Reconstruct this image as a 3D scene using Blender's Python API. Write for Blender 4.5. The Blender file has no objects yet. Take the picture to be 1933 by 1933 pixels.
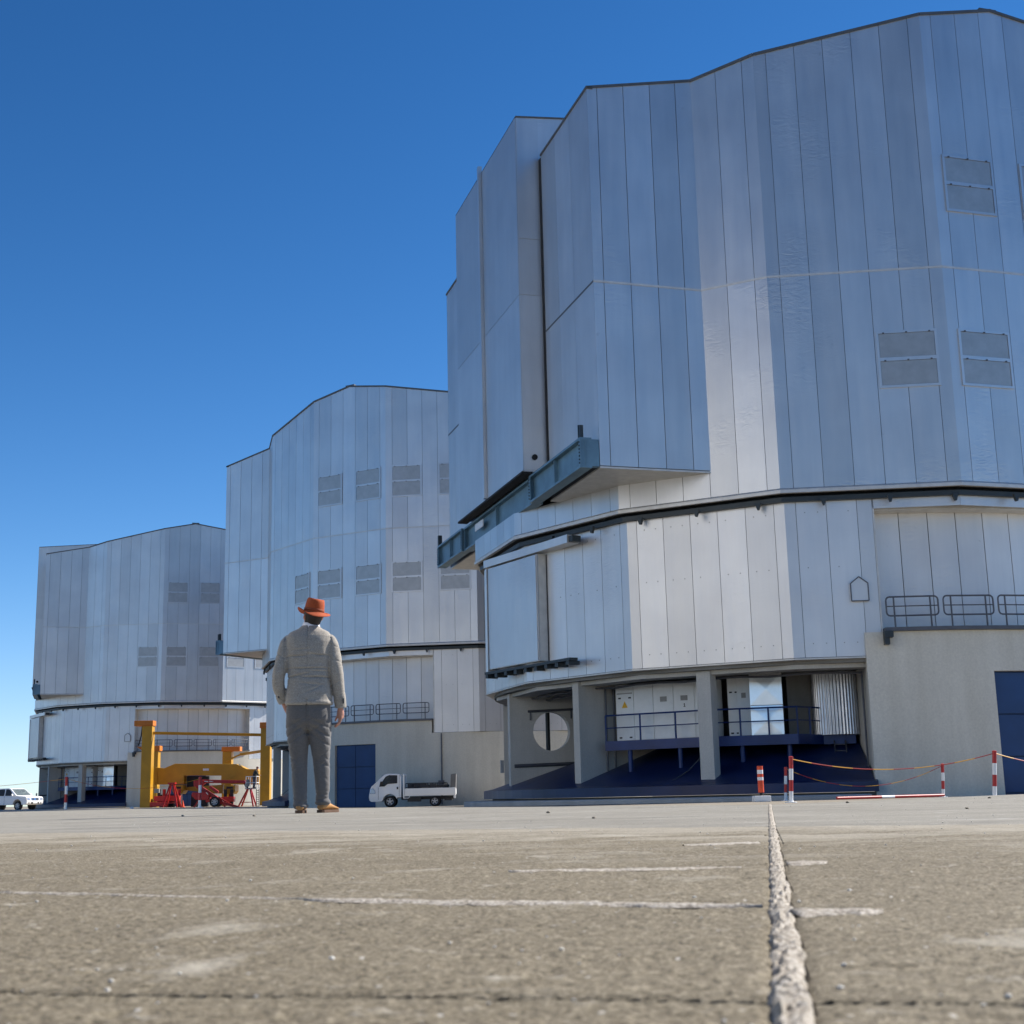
import bpy, bmesh, math, random
from mathutils import Vector, Matrix, noise as mnoise
random.seed(7)
S = bpy.context.scene
COL = S.collection
rad = math.radians

# ---------------------------------------------------------------- camera
F_PX, W_PX, HORIZON, ROLL, HC = 2586.0, 1933.0, 1501.3, rad(1.303), 0.11
PITCH = math.atan((HORIZON - W_PX / 2) / F_PX)
fwd = Vector((0, math.cos(PITCH), math.sin(PITCH)))
up0 = Vector((0, -math.sin(PITCH), math.cos(PITCH)))
rt = Vector((1, 0, 0)) * math.cos(ROLL) - up0 * math.sin(ROLL)
up = up0 * math.cos(ROLL) + Vector((1, 0, 0)) * math.sin(ROLL)
cd = bpy.data.cameras.new('camera'); cam = bpy.data.objects.new('camera', cd); COL.objects.link(cam)
cam.matrix_world = Matrix(((rt.x, up.x, -fwd.x, 0), (rt.y, up.y, -fwd.y, 0), (rt.z, up.z, -fwd.z, HC), (0, 0, 0, 1)))
cd.sensor_width = 36.0; cd.lens = 36.0 * F_PX / W_PX
cd.clip_start = 0.05; cd.clip_end = 20000
cd.dof.use_dof = True; cd.dof.focus_distance = 22.0; cd.dof.aperture_fstop = 18.0
S.camera = cam

def ground_pt(u, v, z=0.0):            # where a sight line of the survey photo meets a level z
    d = fwd * F_PX + rt * (u - W_PX / 2) - up * (v - W_PX / 2)
    t = (z - HC) / d.z
    return Vector((d.x * t, d.y * t, z))

# ---------------------------------------------------------------- light
SUN_AZ, SUN_EL = rad(65), rad(42)       # azimuth from +Y towards +X
wd = bpy.data.worlds.new('World'); S.world = wd; wd.use_nodes = True
nt = wd.node_tree; bg = nt.nodes['Background']
sky = nt.nodes.new('ShaderNodeTexSky'); sky.sky_type = 'NISHITA'; sky.sun_disc = False
sky.sun_elevation = SUN_EL; sky.sun_rotation = SUN_AZ
sky.altitude = 2600; sky.air_density = 1.0; sky.dust_density = 0.1; sky.ozone_density = 1.6
hsv = nt.nodes.new('ShaderNodeHueSaturation'); hsv.inputs['Saturation'].default_value = 1.14; hsv.inputs['Value'].default_value = 0.57; hsv.inputs['Hue'].default_value = 0.498
gam = nt.nodes.new('ShaderNodeGamma'); gam.inputs[1].default_value = 1.45
nt.links.new(sky.outputs[0], gam.inputs[0]); nt.links.new(gam.outputs[0], hsv.inputs['Color']); 
vm1 = nt.nodes.new('ShaderNodeVectorMath'); vm1.operation = 'MULTIPLY_ADD'; vm1.inputs[1].default_value = (.10, .075, .045); vm1.inputs[2].default_value = (1, 1, 1)
vm2 = nt.nodes.new('ShaderNodeVectorMath'); vm2.operation = 'DIVIDE'
nt.links.new(hsv.outputs[0], vm1.inputs[0]); nt.links.new(hsv.outputs[0], vm2.inputs[0]); nt.links.new(vm1.outputs[0], vm2.inputs[1]); nt.links.new(vm2.outputs[0], bg.inputs[0]); bg.inputs[1].default_value = 0.10
sl = bpy.data.lights.new('sun', 'SUN'); sl.energy = 4.8; sl.angle = rad(0.5); sl.color = (1.0, 0.955, 0.89)
so = bpy.data.objects.new('sun', sl); COL.objects.link(so)
sdir = Vector((math.sin(SUN_AZ) * math.cos(SUN_EL), math.cos(SUN_AZ) * math.cos(SUN_EL), math.sin(SUN_EL)))
so.rotation_euler = sdir.to_track_quat('Z', 'Y').to_euler(); so.location = (60, 40, 80)
S.view_settings.view_transform = 'Standard'; S.view_settings.look = 'None'
S.view_settings.exposure = 0.75; S.view_settings.gamma = 1.0; S.view_settings.use_curve_mapping = False

# ---------------------------------------------------------------- materials
MATS = {}
def nodes_of(name):
    m = bpy.data.materials.new(name); m.use_nodes = True; MATS[name] = m
    return m, m.node_tree, m.node_tree.nodes['Principled BSDF']
def N(t, kind, **kw):
    n = t.nodes.new(kind)
    for k, v in kw.items():
        if k.startswith('i_'): n.inputs[k[2:].replace('_', ' ')].default_value = v
        else: setattr(n, k, v)
    return n
def ramp(t, fac, stops):
    r = N(t, 'ShaderNodeValToRGB'); e = r.color_ramp.elements
    while len(e) < len(stops): e.new(0.5)
    for i, (p, c) in enumerate(stops):
        e[i].position = p; e[i].color = (*c, 1) if len(c) == 3 else c
    t.links.new(fac, r.inputs[0]); return r
def mixc(t, fac, a, b, mode='MIX'):
    m = N(t, 'ShaderNodeMix', data_type='RGBA', blend_type=mode)
    for s, x in ((m.inputs[0], fac), (m.inputs[6], a), (m.inputs[7], b)):
        if hasattr(x, 'is_linked') or hasattr(x, 'links'): t.links.new(x, s)
        elif isinstance(x, (int, float)): s.default_value = x
        else: s.default_value = (*x, 1)
    return m.outputs[2]
def coords(t, scale=(1, 1, 1), kind='Object'):
    c = N(t, 'ShaderNodeTexCoord'); mp = N(t, 'ShaderNodeMapping'); mp.inputs['Scale'].default_value = scale
    t.links.new(c.outputs[kind], mp.inputs[0]); return mp.outputs[0]
def noise(t, vec, scale, detail=4, rough=0.55, dist=0.0):
    n = N(t, 'ShaderNodeTexNoise'); n.inputs['Scale'].default_value = scale; n.inputs['Detail'].default_value = detail
    n.inputs['Roughness'].default_value = rough; n.inputs['Distortion'].default_value = dist
    t.links.new(vec, n.inputs['Vector']); return n.outputs[0]
def bump(t, h, strength, dist, prev=None):
    b = N(t, 'ShaderNodeBump'); b.inputs['Strength'].default_value = strength; b.inputs['Distance'].default_value = dist
    t.links.new(h, b.inputs['Height'])
    if prev is not None: t.links.new(prev, b.inputs['Normal'])
    return b.outputs[0]

def paint(name, c, rough=0.5, metal=0.0, var=0.12, scale=3.0, bmp=0.0, spec=0.5):
    m, t, b = nodes_of(name)
    v = coords(t); n = noise(t, v, scale, 5)
    lo = tuple(x * (1 - var) for x in c); hi = tuple(min(1, x * (1 + var)) for x in c)
    r = ramp(t, n, [(0.3, lo), (0.7, hi)]); t.links.new(r.outputs[0], b.inputs['Base Color'])
    b.inputs['Roughness'].default_value = rough; b.inputs['Metallic'].default_value = metal
    b.inputs['Specular IOR Level'].default_value = spec
    if bmp: t.links.new(bump(t, noise(t, v, scale * 8, 3), bmp, 0.01), b.inputs['Normal'])
    return m

def cladding(name, c, rough, metal, wav=0.25, ribs=0.0, streak=0.05):
    m, t, b = nodes_of(name)
    v = coords(t)
    oi = N(t, 'ShaderNodeObjectInfo')
    pv = N(t, 'ShaderNodeMapRange'); pv.inputs[3].default_value = 0.91; pv.inputs[4].default_value = 1.06
    t.links.new(oi.outputs['Random'], pv.inputs[0])
    vs = coords(t, (2.2, 2.2, 0.22)); st = noise(t, vs, 1.0, 6, 0.6)
    sr = ramp(t, st, [(0.3, tuple(x * (1 - streak) for x in c)), (0.7, tuple(min(1, x * (1 + streak)) for x in c))])
    bl = noise(t, v, 0.45, 3, 0.5); br = ramp(t, bl, [(0.3, (0.9, 0.9, 0.91)), (0.62, (1, 1, 1))])
    c1 = mixc(t, 1.0, sr.outputs[0], br.outputs[0], 'MULTIPLY')
    sp = noise(t, v, 1.7, 5, 0.62); spr = ramp(t, sp, [(0.70, (1, 1, 1)), (0.78, (0.72, 0.70, 0.68))])
    c2 = mixc(t, 0.6, c1, spr.outputs[0], 'MULTIPLY')
    c3 = mixc(t, 1.0, c2, (1, 1, 1), 'MULTIPLY')
    hs = N(t, 'ShaderNodeHueSaturation'); t.links.new(c3, hs.inputs['Color']); t.links.new(pv.outputs[0], hs.inputs['Value'])
    t.links.new(hs.outputs[0], b.inputs['Base Color'])
    b.inputs['Metallic'].default_value = metal
    rr = N(t, 'ShaderNodeMapRange'); rr.inputs[3].default_value = rough - 0.07; rr.inputs[4].default_value = rough + 0.09
    t.links.new(st, rr.inputs[0]); t.links.new(rr.outputs[0], b.inputs['Roughness'])
    # slight buckling of the sheet, stronger in patches
    buck = noise(t, coords(t, (1.6, 1.6, 4.0)), 1.5, 3, 0.55, 1.4)
    msk = ramp(t, noise(t, v, 0.33, 2), [(0.5, (0, 0, 0)), (0.68, (1, 1, 1))])
    mm = N(t, 'ShaderNodeMath', operation='MULTIPLY'); t.links.new(buck, mm.inputs[0]); t.links.new(msk.outputs[0], mm.inputs[1])
    nrm = bump(t, mm.outputs[0], wav, 0.05)
    nrm = bump(t, noise(t, coords(t, (1.0, 1.0, 0.25)), 1.6, 2), wav * 0.35, 0.05, nrm)
    if ribs:
        w = N(t, 'ShaderNodeTexWave', wave_type='BANDS', bands_direction='Y'); w.inputs['Scale'].default_value = ribs
        t.links.new(v, w.inputs['Vector']); nrm = bump(t, w.outputs[1], 0.5, 0.02, nrm)
    t.links.new(nrm, b.inputs['Normal'])
    return m

cladding('dome_metal', (0.61, 0.61, 0.605), 0.38, 0.80)
cladding('drum_metal', (0.71, 0.70, 0.685), 0.43, 0.66)
cladding('recess_metal', (0.74, 0.73, 0.71), 0.5, 0.55, wav=0.35)
cladding('ribbed_metal', (0.58, 0.585, 0.59), 0.40, 0.80, ribs=6.0)
paint('flashing', (0.62, 0.60, 0.56), 0.5, 0.5, 0.1)
paint('vent_metal', (0.43, 0.425, 0.41), 0.45, 0.75, 0.08)
paint('dark_core', (0.16, 0.16, 0.165), 0.6, 0.4)
paint('reflection_white', (0.80, 0.79, 0.76), 0.6, 0.0, 0.05, 0.5)  # whiter than the other enclosures' cladding, made up to brighten the near dome's reflection
paint('dark_steel', (0.035, 0.045, 0.05), 0.5, 0.3)
paint('coping', (0.11, 0.115, 0.12), 0.5, 0.4)
paint('beam_steel', (0.12, 0.22, 0.29), 0.45, 0.2, 0.2, 1.5)
paint('rail_steel', (0.12, 0.12, 0.13), 0.5, 0.5)
paint('black_rubber', (0.012, 0.012, 0.013), 0.8)
paint('blue_paint', (0.008, 0.030, 0.135), 0.42, 0.0, 0.25, 1.2)
paint('blue_floor', (0.005, 0.017, 0.075), 0.4, 0.0, 0.3, 0.8)
paint('blue_door', (0.010, 0.048, 0.15), 0.5, 0.0, 0.15, 1.0)
paint('white_enamel', (0.74, 0.76, 0.75), 0.35, 0.0, 0.05)
paint('sign_yellow', (0.75, 0.42, 0.01), 0.5)
paint('label_grey', (0.32, 0.31, 0.29), 0.6)
paint('duct_silver', (0.82, 0.83, 0.84), 0.28, 1.0, 0.05)
paint('galvanised', (0.60, 0.62, 0.66), 0.35, 0.9, 0.1)
paint('rim_alloy', (0.42, 0.43, 0.45), 0.45, 0.7, 0.1)
paint('crane_yellow', (0.50, 0.255, 0.006), 0.5, 0.0, 0.15, 1.0)
paint('crane_orange', (0.60, 0.17, 0.006), 0.5, 0.0, 0.12, 1.0)
paint('machine_red', (0.48, 0.015, 0.012), 0.4, 0.0, 0.15)
paint('dark_machine', (0.02, 0.02, 0.022), 0.6)
paint('post_red', (0.42, 0.018, 0.014), 0.45, 0, 0.12)
paint('post_white', (0.80, 0.80, 0.78), 0.45, 0, 0.05)
paint('delineator_orange', (0.70, 0.07, 0.015), 0.5)
paint('chain_yellow', (0.72, 0.36, 0.02), 0.5)
paint('chain_red', (0.40, 0.03, 0.02), 0.5)
paint('vehicle_white', (0.86, 0.86, 0.85), 0.25, 0.0, 0.02)
paint('chrome', (0.8, 0.8, 0.82), 0.15, 1.0, 0.02)
paint('lamp_lens', (0.35, 0.42, 0.55), 0.08, 0.3, 0.1)
paint('amber_lens', (0.7, 0.25, 0.02), 0.2)
paint('cargo_dark', (0.05, 0.05, 0.055), 0.7)
paint('tailgate_grey', (0.16, 0.16, 0.16), 0.6)
paint('skin', (0.46, 0.22, 0.15), 0.5, 0, 0.08, 20)
paint('hair_dark', (0.018, 0.013, 0.010), 0.7, 0, 0.3, 60)
paint('hat_felt', (0.37, 0.063, 0.010), 0.85, 0, 0.15, 30, 0.15)
paint('hat_band', (0.26, 0.05, 0.012), 0.8)
paint('shirt_white', (0.78, 0.78, 0.80), 0.7)
paint('shoe_tan', (0.44, 0.21, 0.06), 0.55, 0, 0.15, 12)
paint('shoe_sole', (0.12, 0.06, 0.03), 0.7)
paint('button_black', (0.015, 0.013, 0.012), 0.4)
paint('jacket_dark', (0.03, 0.035, 0.03), 0.8)
paint('jeans_blue', (0.03, 0.05, 0.09), 0.8)
paint('cap_red', (0.12, 0.02, 0.02), 0.8)
paint('stone', (0.55, 0.52, 0.46), 0.8, 0, 0.3, 40)

def concrete(name, c, scale=1.0, stain=0.25, bmp=0.25, rough=0.85, spec=0.3):
    m, t, b = nodes_of(name); v = coords(t)
    a = noise(t, v, 0.5 * scale, 6, 0.6); r1 = ramp(t, a, [(0.25, tuple(x * (1 - stain) for x in c)), (0.7, c)])
    f = noise(t, v, 14 * scale, 4, 0.7); r2 = ramp(t, f, [(0.3, (0.88, 0.88, 0.88)), (0.7, (1.05, 1.05, 1.04))])
    dr = noise(t, coords(t, (1.5, 1.5, 0.12)), 1.0, 5, 0.6); r3 = ramp(t, dr, [(0.35, (0.90, 0.895, 0.88)), (0.6, (1, 1, 1))])
    x = mixc(t, 1.0, r1.outputs[0], r2.outputs[0], 'MULTIPLY'); x = mixc(t, 1.0, x, r3.outputs[0], 'MULTIPLY')
    t.links.new(x, b.inputs['Base Color']); b.inputs['Roughness'].default_value = rough
    b.inputs['Specular IOR Level'].default_value = spec
    t.links.new(bump(t, noise(t, v, 20 * scale, 4), bmp, 0.01), b.inputs['Normal'])
    return m
concrete('wall_concrete', (0.74, 0.70, 0.60), 1.0, 0.12)
concrete('column_concrete', (0.60, 0.57, 0.51), 1.5, 0.12)
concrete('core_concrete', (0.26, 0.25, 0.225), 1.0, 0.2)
concrete('kerb_concrete', (0.46, 0.46, 0.45), 2.0, 0.2)

def pavement_mat(name, c_lo, c_mid, c_hi, pale, pale_amt, rough, drift=None, streak=0.0):
    m, t, b = nodes_of(name); v = coords(t)
    g1 = noise(t, v, 120, 6, 0.8); r1 = ramp(t, g1, [(0.34, c_lo), (0.49, c_mid), (0.64, c_hi)])
    g2 = noise(t, v, 240, 3, 0.7); r2 = ramp(t, g2, [(0.36, (0.62, 0.61, 0.60)), (0.60, (1.12, 1.11, 1.09))])
    x = mixc(t, 1.0, r1.outputs[0], r2.outputs[0], 'MULTIPLY')
    big = noise(t, v, 0.9, 5, 0.6); r3 = ramp(t, big, [(0.3, (0.84, 0.83, 0.81)), (0.65, (1.06, 1.06, 1.06))])
    x = mixc(t, 1.0, x, r3.outputs[0], 'MULTIPLY')
    # dusty worn patches and scuffs
    d1 = noise(t, v, 3.2, 8, 0.68, 0.8); dm = ramp(t, d1, [(0.57, (0, 0, 0)), (0.70, (pale_amt,) * 3)])
    x = mixc(t, dm.outputs[0], x, pale)
    d2 = noise(t, v, 18, 6, 0.72, 0.4); dm2 = ramp(t, d2, [(0.60, (0, 0, 0)), (0.70, (pale_amt,) * 3)])
    x = mixc(t, dm2.outputs[0], x, pale)
    if streak:            # streaks and patches; shading of fine relief put into the colour
        s1 = noise(t, coords(t, (0.35, 2.6, 1)), 1.0, 7, 0.65, 0.6); sr = ramp(t, s1, [(0.36, (1 - streak,) * 3), (0.56, (1.0, 1.0, 1.0)), (0.70, (1 + streak * .6,) * 3)])
        x = mixc(t, 1.0, x, sr.outputs[0], 'MULTIPLY')
        s2 = noise(t, v, 2.4, 6, 0.7, 1.0); sr2 = ramp(t, s2, [(0.34, (1 - streak,) * 3), (0.46, (1, 1, 1))]); x = mixc(t, 1.0, x, sr2.outputs[0], 'MULTIPLY')
    if drift:             # pale dust drifted over the edge of the paler pour
        p0, nn = drift; c_ = N(t, 'ShaderNodeTexCoord'); sb_ = N(t, 'ShaderNodeVectorMath', operation='SUBTRACT'); sb_.inputs[1].default_value = (p0[0], p0[1], 0)
        t.links.new(c_.outputs['Object'], sb_.inputs[0]); dt = N(t, 'ShaderNodeVectorMath', operation='DOT_PRODUCT'); dt.inputs[1].default_value = (nn[0], nn[1], 0); t.links.new(sb_.outputs[0], dt.inputs[0])
        mr = N(t, 'ShaderNodeMapRange'); mr.inputs[1].default_value = -2.2; mr.inputs[2].default_value = 0.0; t.links.new(dt.outputs['Value'], mr.inputs[0])
        nn1 = noise(t, coords(t, (0.9, 2.2, 1)), 1.6, 7, 0.68, 0.7); ad = N(t, 'ShaderNodeMath', operation='MULTIPLY_ADD'); ad.inputs[1].default_value = 0.34; t.links.new(mr.outputs[0], ad.inputs[0]); t.links.new(nn1, ad.inputs[2])
        dr = ramp(t, ad.outputs[0], [(0.62, (0, 0, 0)), (0.80, (0.5,) * 3)]); x = mixc(t, dr.outputs[0], x, pale)
    vo = N(t, 'ShaderNodeTexVoronoi'); vo.inputs['Scale'].default_value = 120; t.links.new(v, vo.inputs['Vector'])
    pb = ramp(t, vo.outputs['Distance'], [(0.0, (0.55, 0.52, 0.48)), (0.35, (1, 1, 1))])
    x = mixc(t, 0.35, x, pb.outputs[0], 'MULTIPLY')
    vs_ = N(t, 'ShaderNodeTexVoronoi'); vs_.inputs['Scale'].default_value = 75; t.links.new(v, vs_.inputs['Vector'])
    sp_ = ramp(t, vs_.outputs['Distance'], [(0.10, (1, 1, 1)), (0.17, (0, 0, 0))]); pick = ramp(t, vs_.outputs['Color'], [(0.78, (0, 0, 0)), (0.80, (0.8, 0.8, 0.8))])
    gl = mixc(t, 1.0, sp_.outputs[0], pick.outputs[0], 'MULTIPLY'); x = mixc(t, gl, x, (0.62, 0.60, 0.55))  # pale grains; bright mineral glints painted in as fixed dots
    t.links.new(x, b.inputs['Base Color']); b.inputs['Roughness'].default_value = rough
    b.inputs['Specular IOR Level'].default_value = 0.35
    nr = bump(t, g1, 0.55, 0.004); nr = bump(t, g2, 0.4, 0.0015, nr); nr = bump(t, noise(t, v, 5, 4), 0.25, 0.012, nr)
    t.links.new(nr, b.inputs['Normal'])
    return m
_c0, _c1 = ground_pt(0, 1574), ground_pt(1933, 1557); _d = (_c1 - _c0).normalized(); DRIFT = ((_c0.x, _c0.y), (-_d.y, _d.x))
pavement_mat('slab_near', (0.082, 0.066, 0.040), (0.183, 0.153, 0.102), (0.300, 0.259, 0.186), (0.419, 0.382, 0.311), 0.75, 0.85, drift=DRIFT)
pavement_mat('slab_far', (0.193, 0.173, 0.139), (0.285, 0.266, 0.223), (0.354, 0.339, 0.296), (0.447, 0.431, 0.393), 0.6, 0.7, streak=0.16)
pavement_mat('joint_mortar', (0.221, 0.187, 0.145), (0.408, 0.365, 0.306), (0.544, 0.501, 0.442), (0.561, 0.527, 0.468), 0.5, 0.9)
pavement_mat('earth', (0.192, 0.160, 0.120), (0.272, 0.236, 0.184), (0.336, 0.296, 0.240), (0.368, 0.336, 0.280), 0.5, 0.9)

def cloth(name, c1, c2, sc, bmp=0.3):
    m, t, b = nodes_of(name); v = coords(t)
    f = noise(t, v, sc, 3, 0.7); r = ramp(t, f, [(0.35, c1), (0.65, c2)])
    w = noise(t, coords(t, (1, 1, 4)), sc * 0.12, 3); r2 = ramp(t, w, [(0.3, (0.88, 0.88, 0.88)), (0.7, (1.06, 1.06, 1.06))])
    x = mixc(t, 1.0, r.outputs[0], r2.outputs[0], 'MULTIPLY')
    t.links.new(x, b.inputs['Base Color']); b.inputs['Roughness'].default_value = 0.9
    b.inputs['Specular IOR Level'].default_value = 0.2; b.inputs['Sheen Weight'].default_value = 0.25
    t.links.new(bump(t, f, bmp, 0.002), b.inputs['Normal']); return m
cloth('tweed', (0.20, 0.175, 0.145), (0.47, 0.425, 0.36), 200)
cloth('trouser_grey', (0.095, 0.09, 0.086), (0.165, 0.156, 0.148), 260)

def glass_mat(name, c):
    m, t, b = nodes_of(name); b.inputs['Base Color'].default_value = (*c, 1)
    b.inputs['Roughness'].default_value = 0.05; b.inputs['Metallic'].default_value = 0.0
    b.inputs['Transmission Weight'].default_value = 0.9; b.inputs['IOR'].default_value = 1.1
    return m
glass_mat('tinted_glass', (0.55, 0.62, 0.62))
MI = MATS

# ---------------------------------------------------------------- mesh helpers
class MB:
    def __init__(s): s.v = []; s.f = []; s.m = []
    def add(s, vs, fs, mi=0):
        o = len(s.v); s.v += [tuple(p) for p in vs]
        for f in fs: s.f.append([o + i for i in f]); s.m.append(mi)
        return s
    def box(s, x0, x1, y0, y1, z0, z1, mi=0):
        vs = [(x, y, z) for z in (z0, z1) for y in (y0, y1) for x in (x0, x1)]
        return s.add(vs, [(0, 2, 3, 1), (4, 5, 7, 6), (0, 1, 5, 4), (2, 6, 7, 3), (0, 4, 6, 2), (1, 3, 7, 5)], mi)
    def slab(s, pts, off, mi=0):          # polygon pts extruded by the vector off
        n = len(pts); off = Vector(off); p2 = [Vector(p) + off for p in pts]
        fs = [tuple(range(n)), tuple(range(2 * n - 1, n - 1, -1))] + [(i, (i + 1) % n, n + (i + 1) % n, n + i) for i in range(n)]
        return s.add([Vector(p) for p in pts] + p2, fs, mi)
    def bar(s, a, b, w, h, upv=(0, 0, 1), mi=0):   # rectangular bar from a to b; w sideways, h along upv
        a = Vector(a); b = Vector(b); d = (b - a).normalized(); side = d.cross(Vector(upv)).normalized(); u = side.cross(d)
        q = [a + side * (w / 2 * i) + u * (h / 2 * j) for i, j in ((-1, -1), (1, -1), (1, 1), (-1, 1))]
        return s.slab(q, b - a, mi)
    def tube(s, pts, r, n=8, closed=False, mi=0):
        pts = [Vector(p) for p in pts]; m = len(pts); rr = r if isinstance(r, (list, tuple)) else [r] * m
        o = len(s.v); ref = None
        for i, p in enumerate(pts):
            a = pts[(i - 1) % m] if (closed or i > 0) else p; b = pts[(i + 1) % m] if (closed or i < m - 1) else p
            d = (b - a).normalized()
            if ref is None: ref = Vector((0, 0, 1)) if abs(d.z) < 0.9 else Vector((1, 0, 0))
            x = d.cross(ref).normalized(); y = x.cross(d).normalized(); ref = y
            for k in range(n):
                t = 2 * math.pi * k / n; s.v.append(tuple(p + (x * math.cos(t) + y * math.sin(t)) * rr[i]))
        rng = range(m) if closed else range(m - 1)
        for i in rng:
            j = (i + 1) % m
            for k in range(n):
                l = (k + 1) % n; s.f.append([o + i * n + k, o + i * n + l, o + j * n + l, o + j * n + k]); s.m.append(mi)
        if not closed:
            s.f.append([o + k for k in range(n)]); s.m.append(mi); s.f.append([o + (m - 1) * n + k for k in range(n)]); s.m.append(mi)
        return s
    def loft(s, rings, mi=0, cap=True):    # rings: lists of equally many points
        n = len(rings[0]); o = len(s.v)
        for r in rings: s.v += [tuple(p) for p in r]
        for i in range(len(rings) - 1):
            for k in range(n):
                l = (k + 1) % n; s.f.append([o + i * n + k, o + i * n + l, o + (i + 1) * n + l, o + (i + 1) * n + k]); s.m.append(mi)
        if cap:
            s.f.append([o + k for k in range(n)]); s.m.append(mi); q = o + (len(rings) - 1) * n
            s.f.append([q + k for k in range(n)]); s.m.append(mi)
        return s
    def ring(s, prof, a0, a1, n, mi=0):    # closed (r,z) profile swept through angles in degrees
        full = abs(a1 - a0) >= 359.9; m = len(prof); o = len(s.v); cnt = n if full else n + 1
        for i in range(cnt):
            a = rad(a0 + (a1 - a0) * i / n); c, sn = math.cos(a), math.sin(a)
            s.v += [(r * c, r * sn, z) for r, z in prof]
        for i in range(n):
            j = (i + 1) % cnt
            for k in range(m):
                l = (k + 1) % m; s.f.append([o + i * m + k, o + i * m + l, o + j * m + l, o + j * m + k]); s.m.append(mi)
        if not full:
            s.f.append([o + k for k in range(m)]); s.m.append(mi); s.f.append([o + n * m + k for k in range(m)]); s.m.append(mi)
        return s
    def disc_wheel(s, c, ax, prof, n=20, mi=0):  # lathe about axis ax through c; prof (r, along)
        c = Vector(c); ax = Vector(ax).normalized(); x = ax.orthogonal().normalized(); y = ax.cross(x)
        rings = []
        for r, h in prof: rings.append([c + ax * h + (x * math.cos(2 * math.pi * k / n) + y * math.sin(2 * math.pi * k / n)) * r for k in range(n)])
        return s.loft(rings, mi)
    def mesh(s, name, mats, smooth=None):
        me = bpy.data.meshes.new(name); me.from_pydata(s.v, [], s.f)
        bm = bmesh.new(); bm.from_mesh(me)
        for f, mi in zip(bm.faces, s.m): f.material_index = mi
        bmesh.ops.recalc_face_normals(bm, faces=bm.faces); bm.to_mesh(me); bm.free()
        for m in mats: me.materials.append(MI[m])
        if smooth is not None:
            me.shade_smooth(); me.set_sharp_from_angle(angle=rad(smooth))
        return me
    def build(s, name, mats, parent=None, loc=None, rz=0.0, smooth=None, bevel=0):
        if isinstance(mats, str): mats = [mats]
        o = bpy.data.objects.new(name, s.mesh(name, mats, smooth)); COL.objects.link(o)
        if parent is not None: o.parent = parent
        if loc is not None: o.location = loc
        o.rotation_euler.z = rz
        if bevel:
            b = o.modifiers.new('bevel', 'BEVEL'); b.width = bevel; b.segments = 2; b.limit_method = 'ANGLE'
        return o
def tag(o, label, cat, group=None, kind=None):
    if label: o['label'] = label
    if cat: o['category'] = cat
    if group: o['group'] = group
    if kind: o['kind'] = kind
    return o
def thing(name, loc, label, cat, group=None, rz=0.0):
    o = bpy.data.objects.new(name, None); COL.objects.link(o); o.location = loc; o.rotation_euler.z = rz
    o.empty_display_size = 0.3
    return tag(o, label, cat, group)
def copy_obj(o, parent, rz=None):
    c = o.copy(); COL.objects.link(c); c.parent = parent
    if rz is not None: c.rotation_euler.z = rz
    for ch in [x for x in ALLCH.get(o.name, [])]: copy_obj(ch, c)
    return c
ALLCH = {}
def index_children():
    ALLCH.clear()
    for o in bpy.data.objects:
        if o.parent: ALLCH.setdefault(o.parent.name, []).append(o)
def P(r, deg, z=0.0): return Vector((r * math.cos(rad(deg)), r * math.sin(rad(deg)), z))
# ================================================================ ground and pavement
def sstep(a, b, x):
    t = max(0.0, min(1.0, (x - a) / (b - a))); return t * t * (3 - 2 * t)
def ground_z(x, y):
    return -0.08 - 0.0047 * (max(10.0, min(95.0, y)) - 10.0) + 0.27 * sstep(-10, -32, x) * sstep(30, 80, y)
gx = [-9000, -1500, -400, -150, -80] + list(range(-60, 61, 4)) + [80, 150, 400, 1500, 9000]
gy = [-9000, -1500, -400, -100, -40, 0] + list(range(8, 161, 4)) + [200, 400, 1500, 9000]
g = MB()
g.add([(x, y, ground_z(x, y)) for y in gy for x in gx],
      [(j * len(gx) + i, j * len(gx) + i + 1, (j + 1) * len(gx) + i + 1, (j + 1) * len(gx) + i) for j in range(len(gy) - 1) for i in range(len(gx) - 1)])
ground = g.build('ground', 'earth', smooth=40); tag(ground, 'wide dusty brown ground around the telescope platform', 'ground', kind='structure')
del ground['category']

# pavement: big cast slabs, cut by an oblique lengthways joint, a cross joint and a change of pour
def clip(poly, a, b):      # keep the side left of a->b
    out = []
    def side(p): return (b.x - a.x) * (p.y - a.y) - (b.y - a.y) * (p.x - a.x)
    for i, p in enumerate(poly):
        q = poly[(i + 1) % len(poly)]; sp, sq = side(p), side(q)
        if sp >= 0: out.append(p)
        if (sp > 0 > sq) or (sp < 0 < sq): out.append(p + (q - p) * (sp / (sp - sq)))
    return out
V2 = lambda x, y: Vector((x, y))
edgeL = [ground_pt(u, v).xy for u, v in ((1453, 1519), (1000, 1523), (500, 1526.0), (250, 1527))]
edgeR = [ground_pt(u, v).xy for u, v in ((1453, 1519), (1933, 1499))]
dL = (edgeL[-1] - edgeL[0]).normalized(); farL = edgeL[0] + dL * 175
dR = (edgeR[1] - edgeR[0]).normalized(); farR = edgeR[0] + dR * 70
J0 = ground_pt(1500, 1933).xy; J1 = edgeL[0]; dJ = (J1 - J0).normalized(); JB = J0 - dJ * 40
leftP = [J1] + edgeL[1:] + [farL, V2(-150, 60), V2(-120, -40), JB]
rightP = [J1, JB, V2(90, -40), V2(90, 20), farR, edgeR[1]]
def offset_line(a, b, d):
    n = Vector((-(b.y - a.y), b.x - a.x)).normalized() * d; return a + n, b + n
GAP = 0.0095
T0, T1 = ground_pt(0, 1877).xy, ground_pt(1433, 1893).xy           # cross joint
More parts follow.
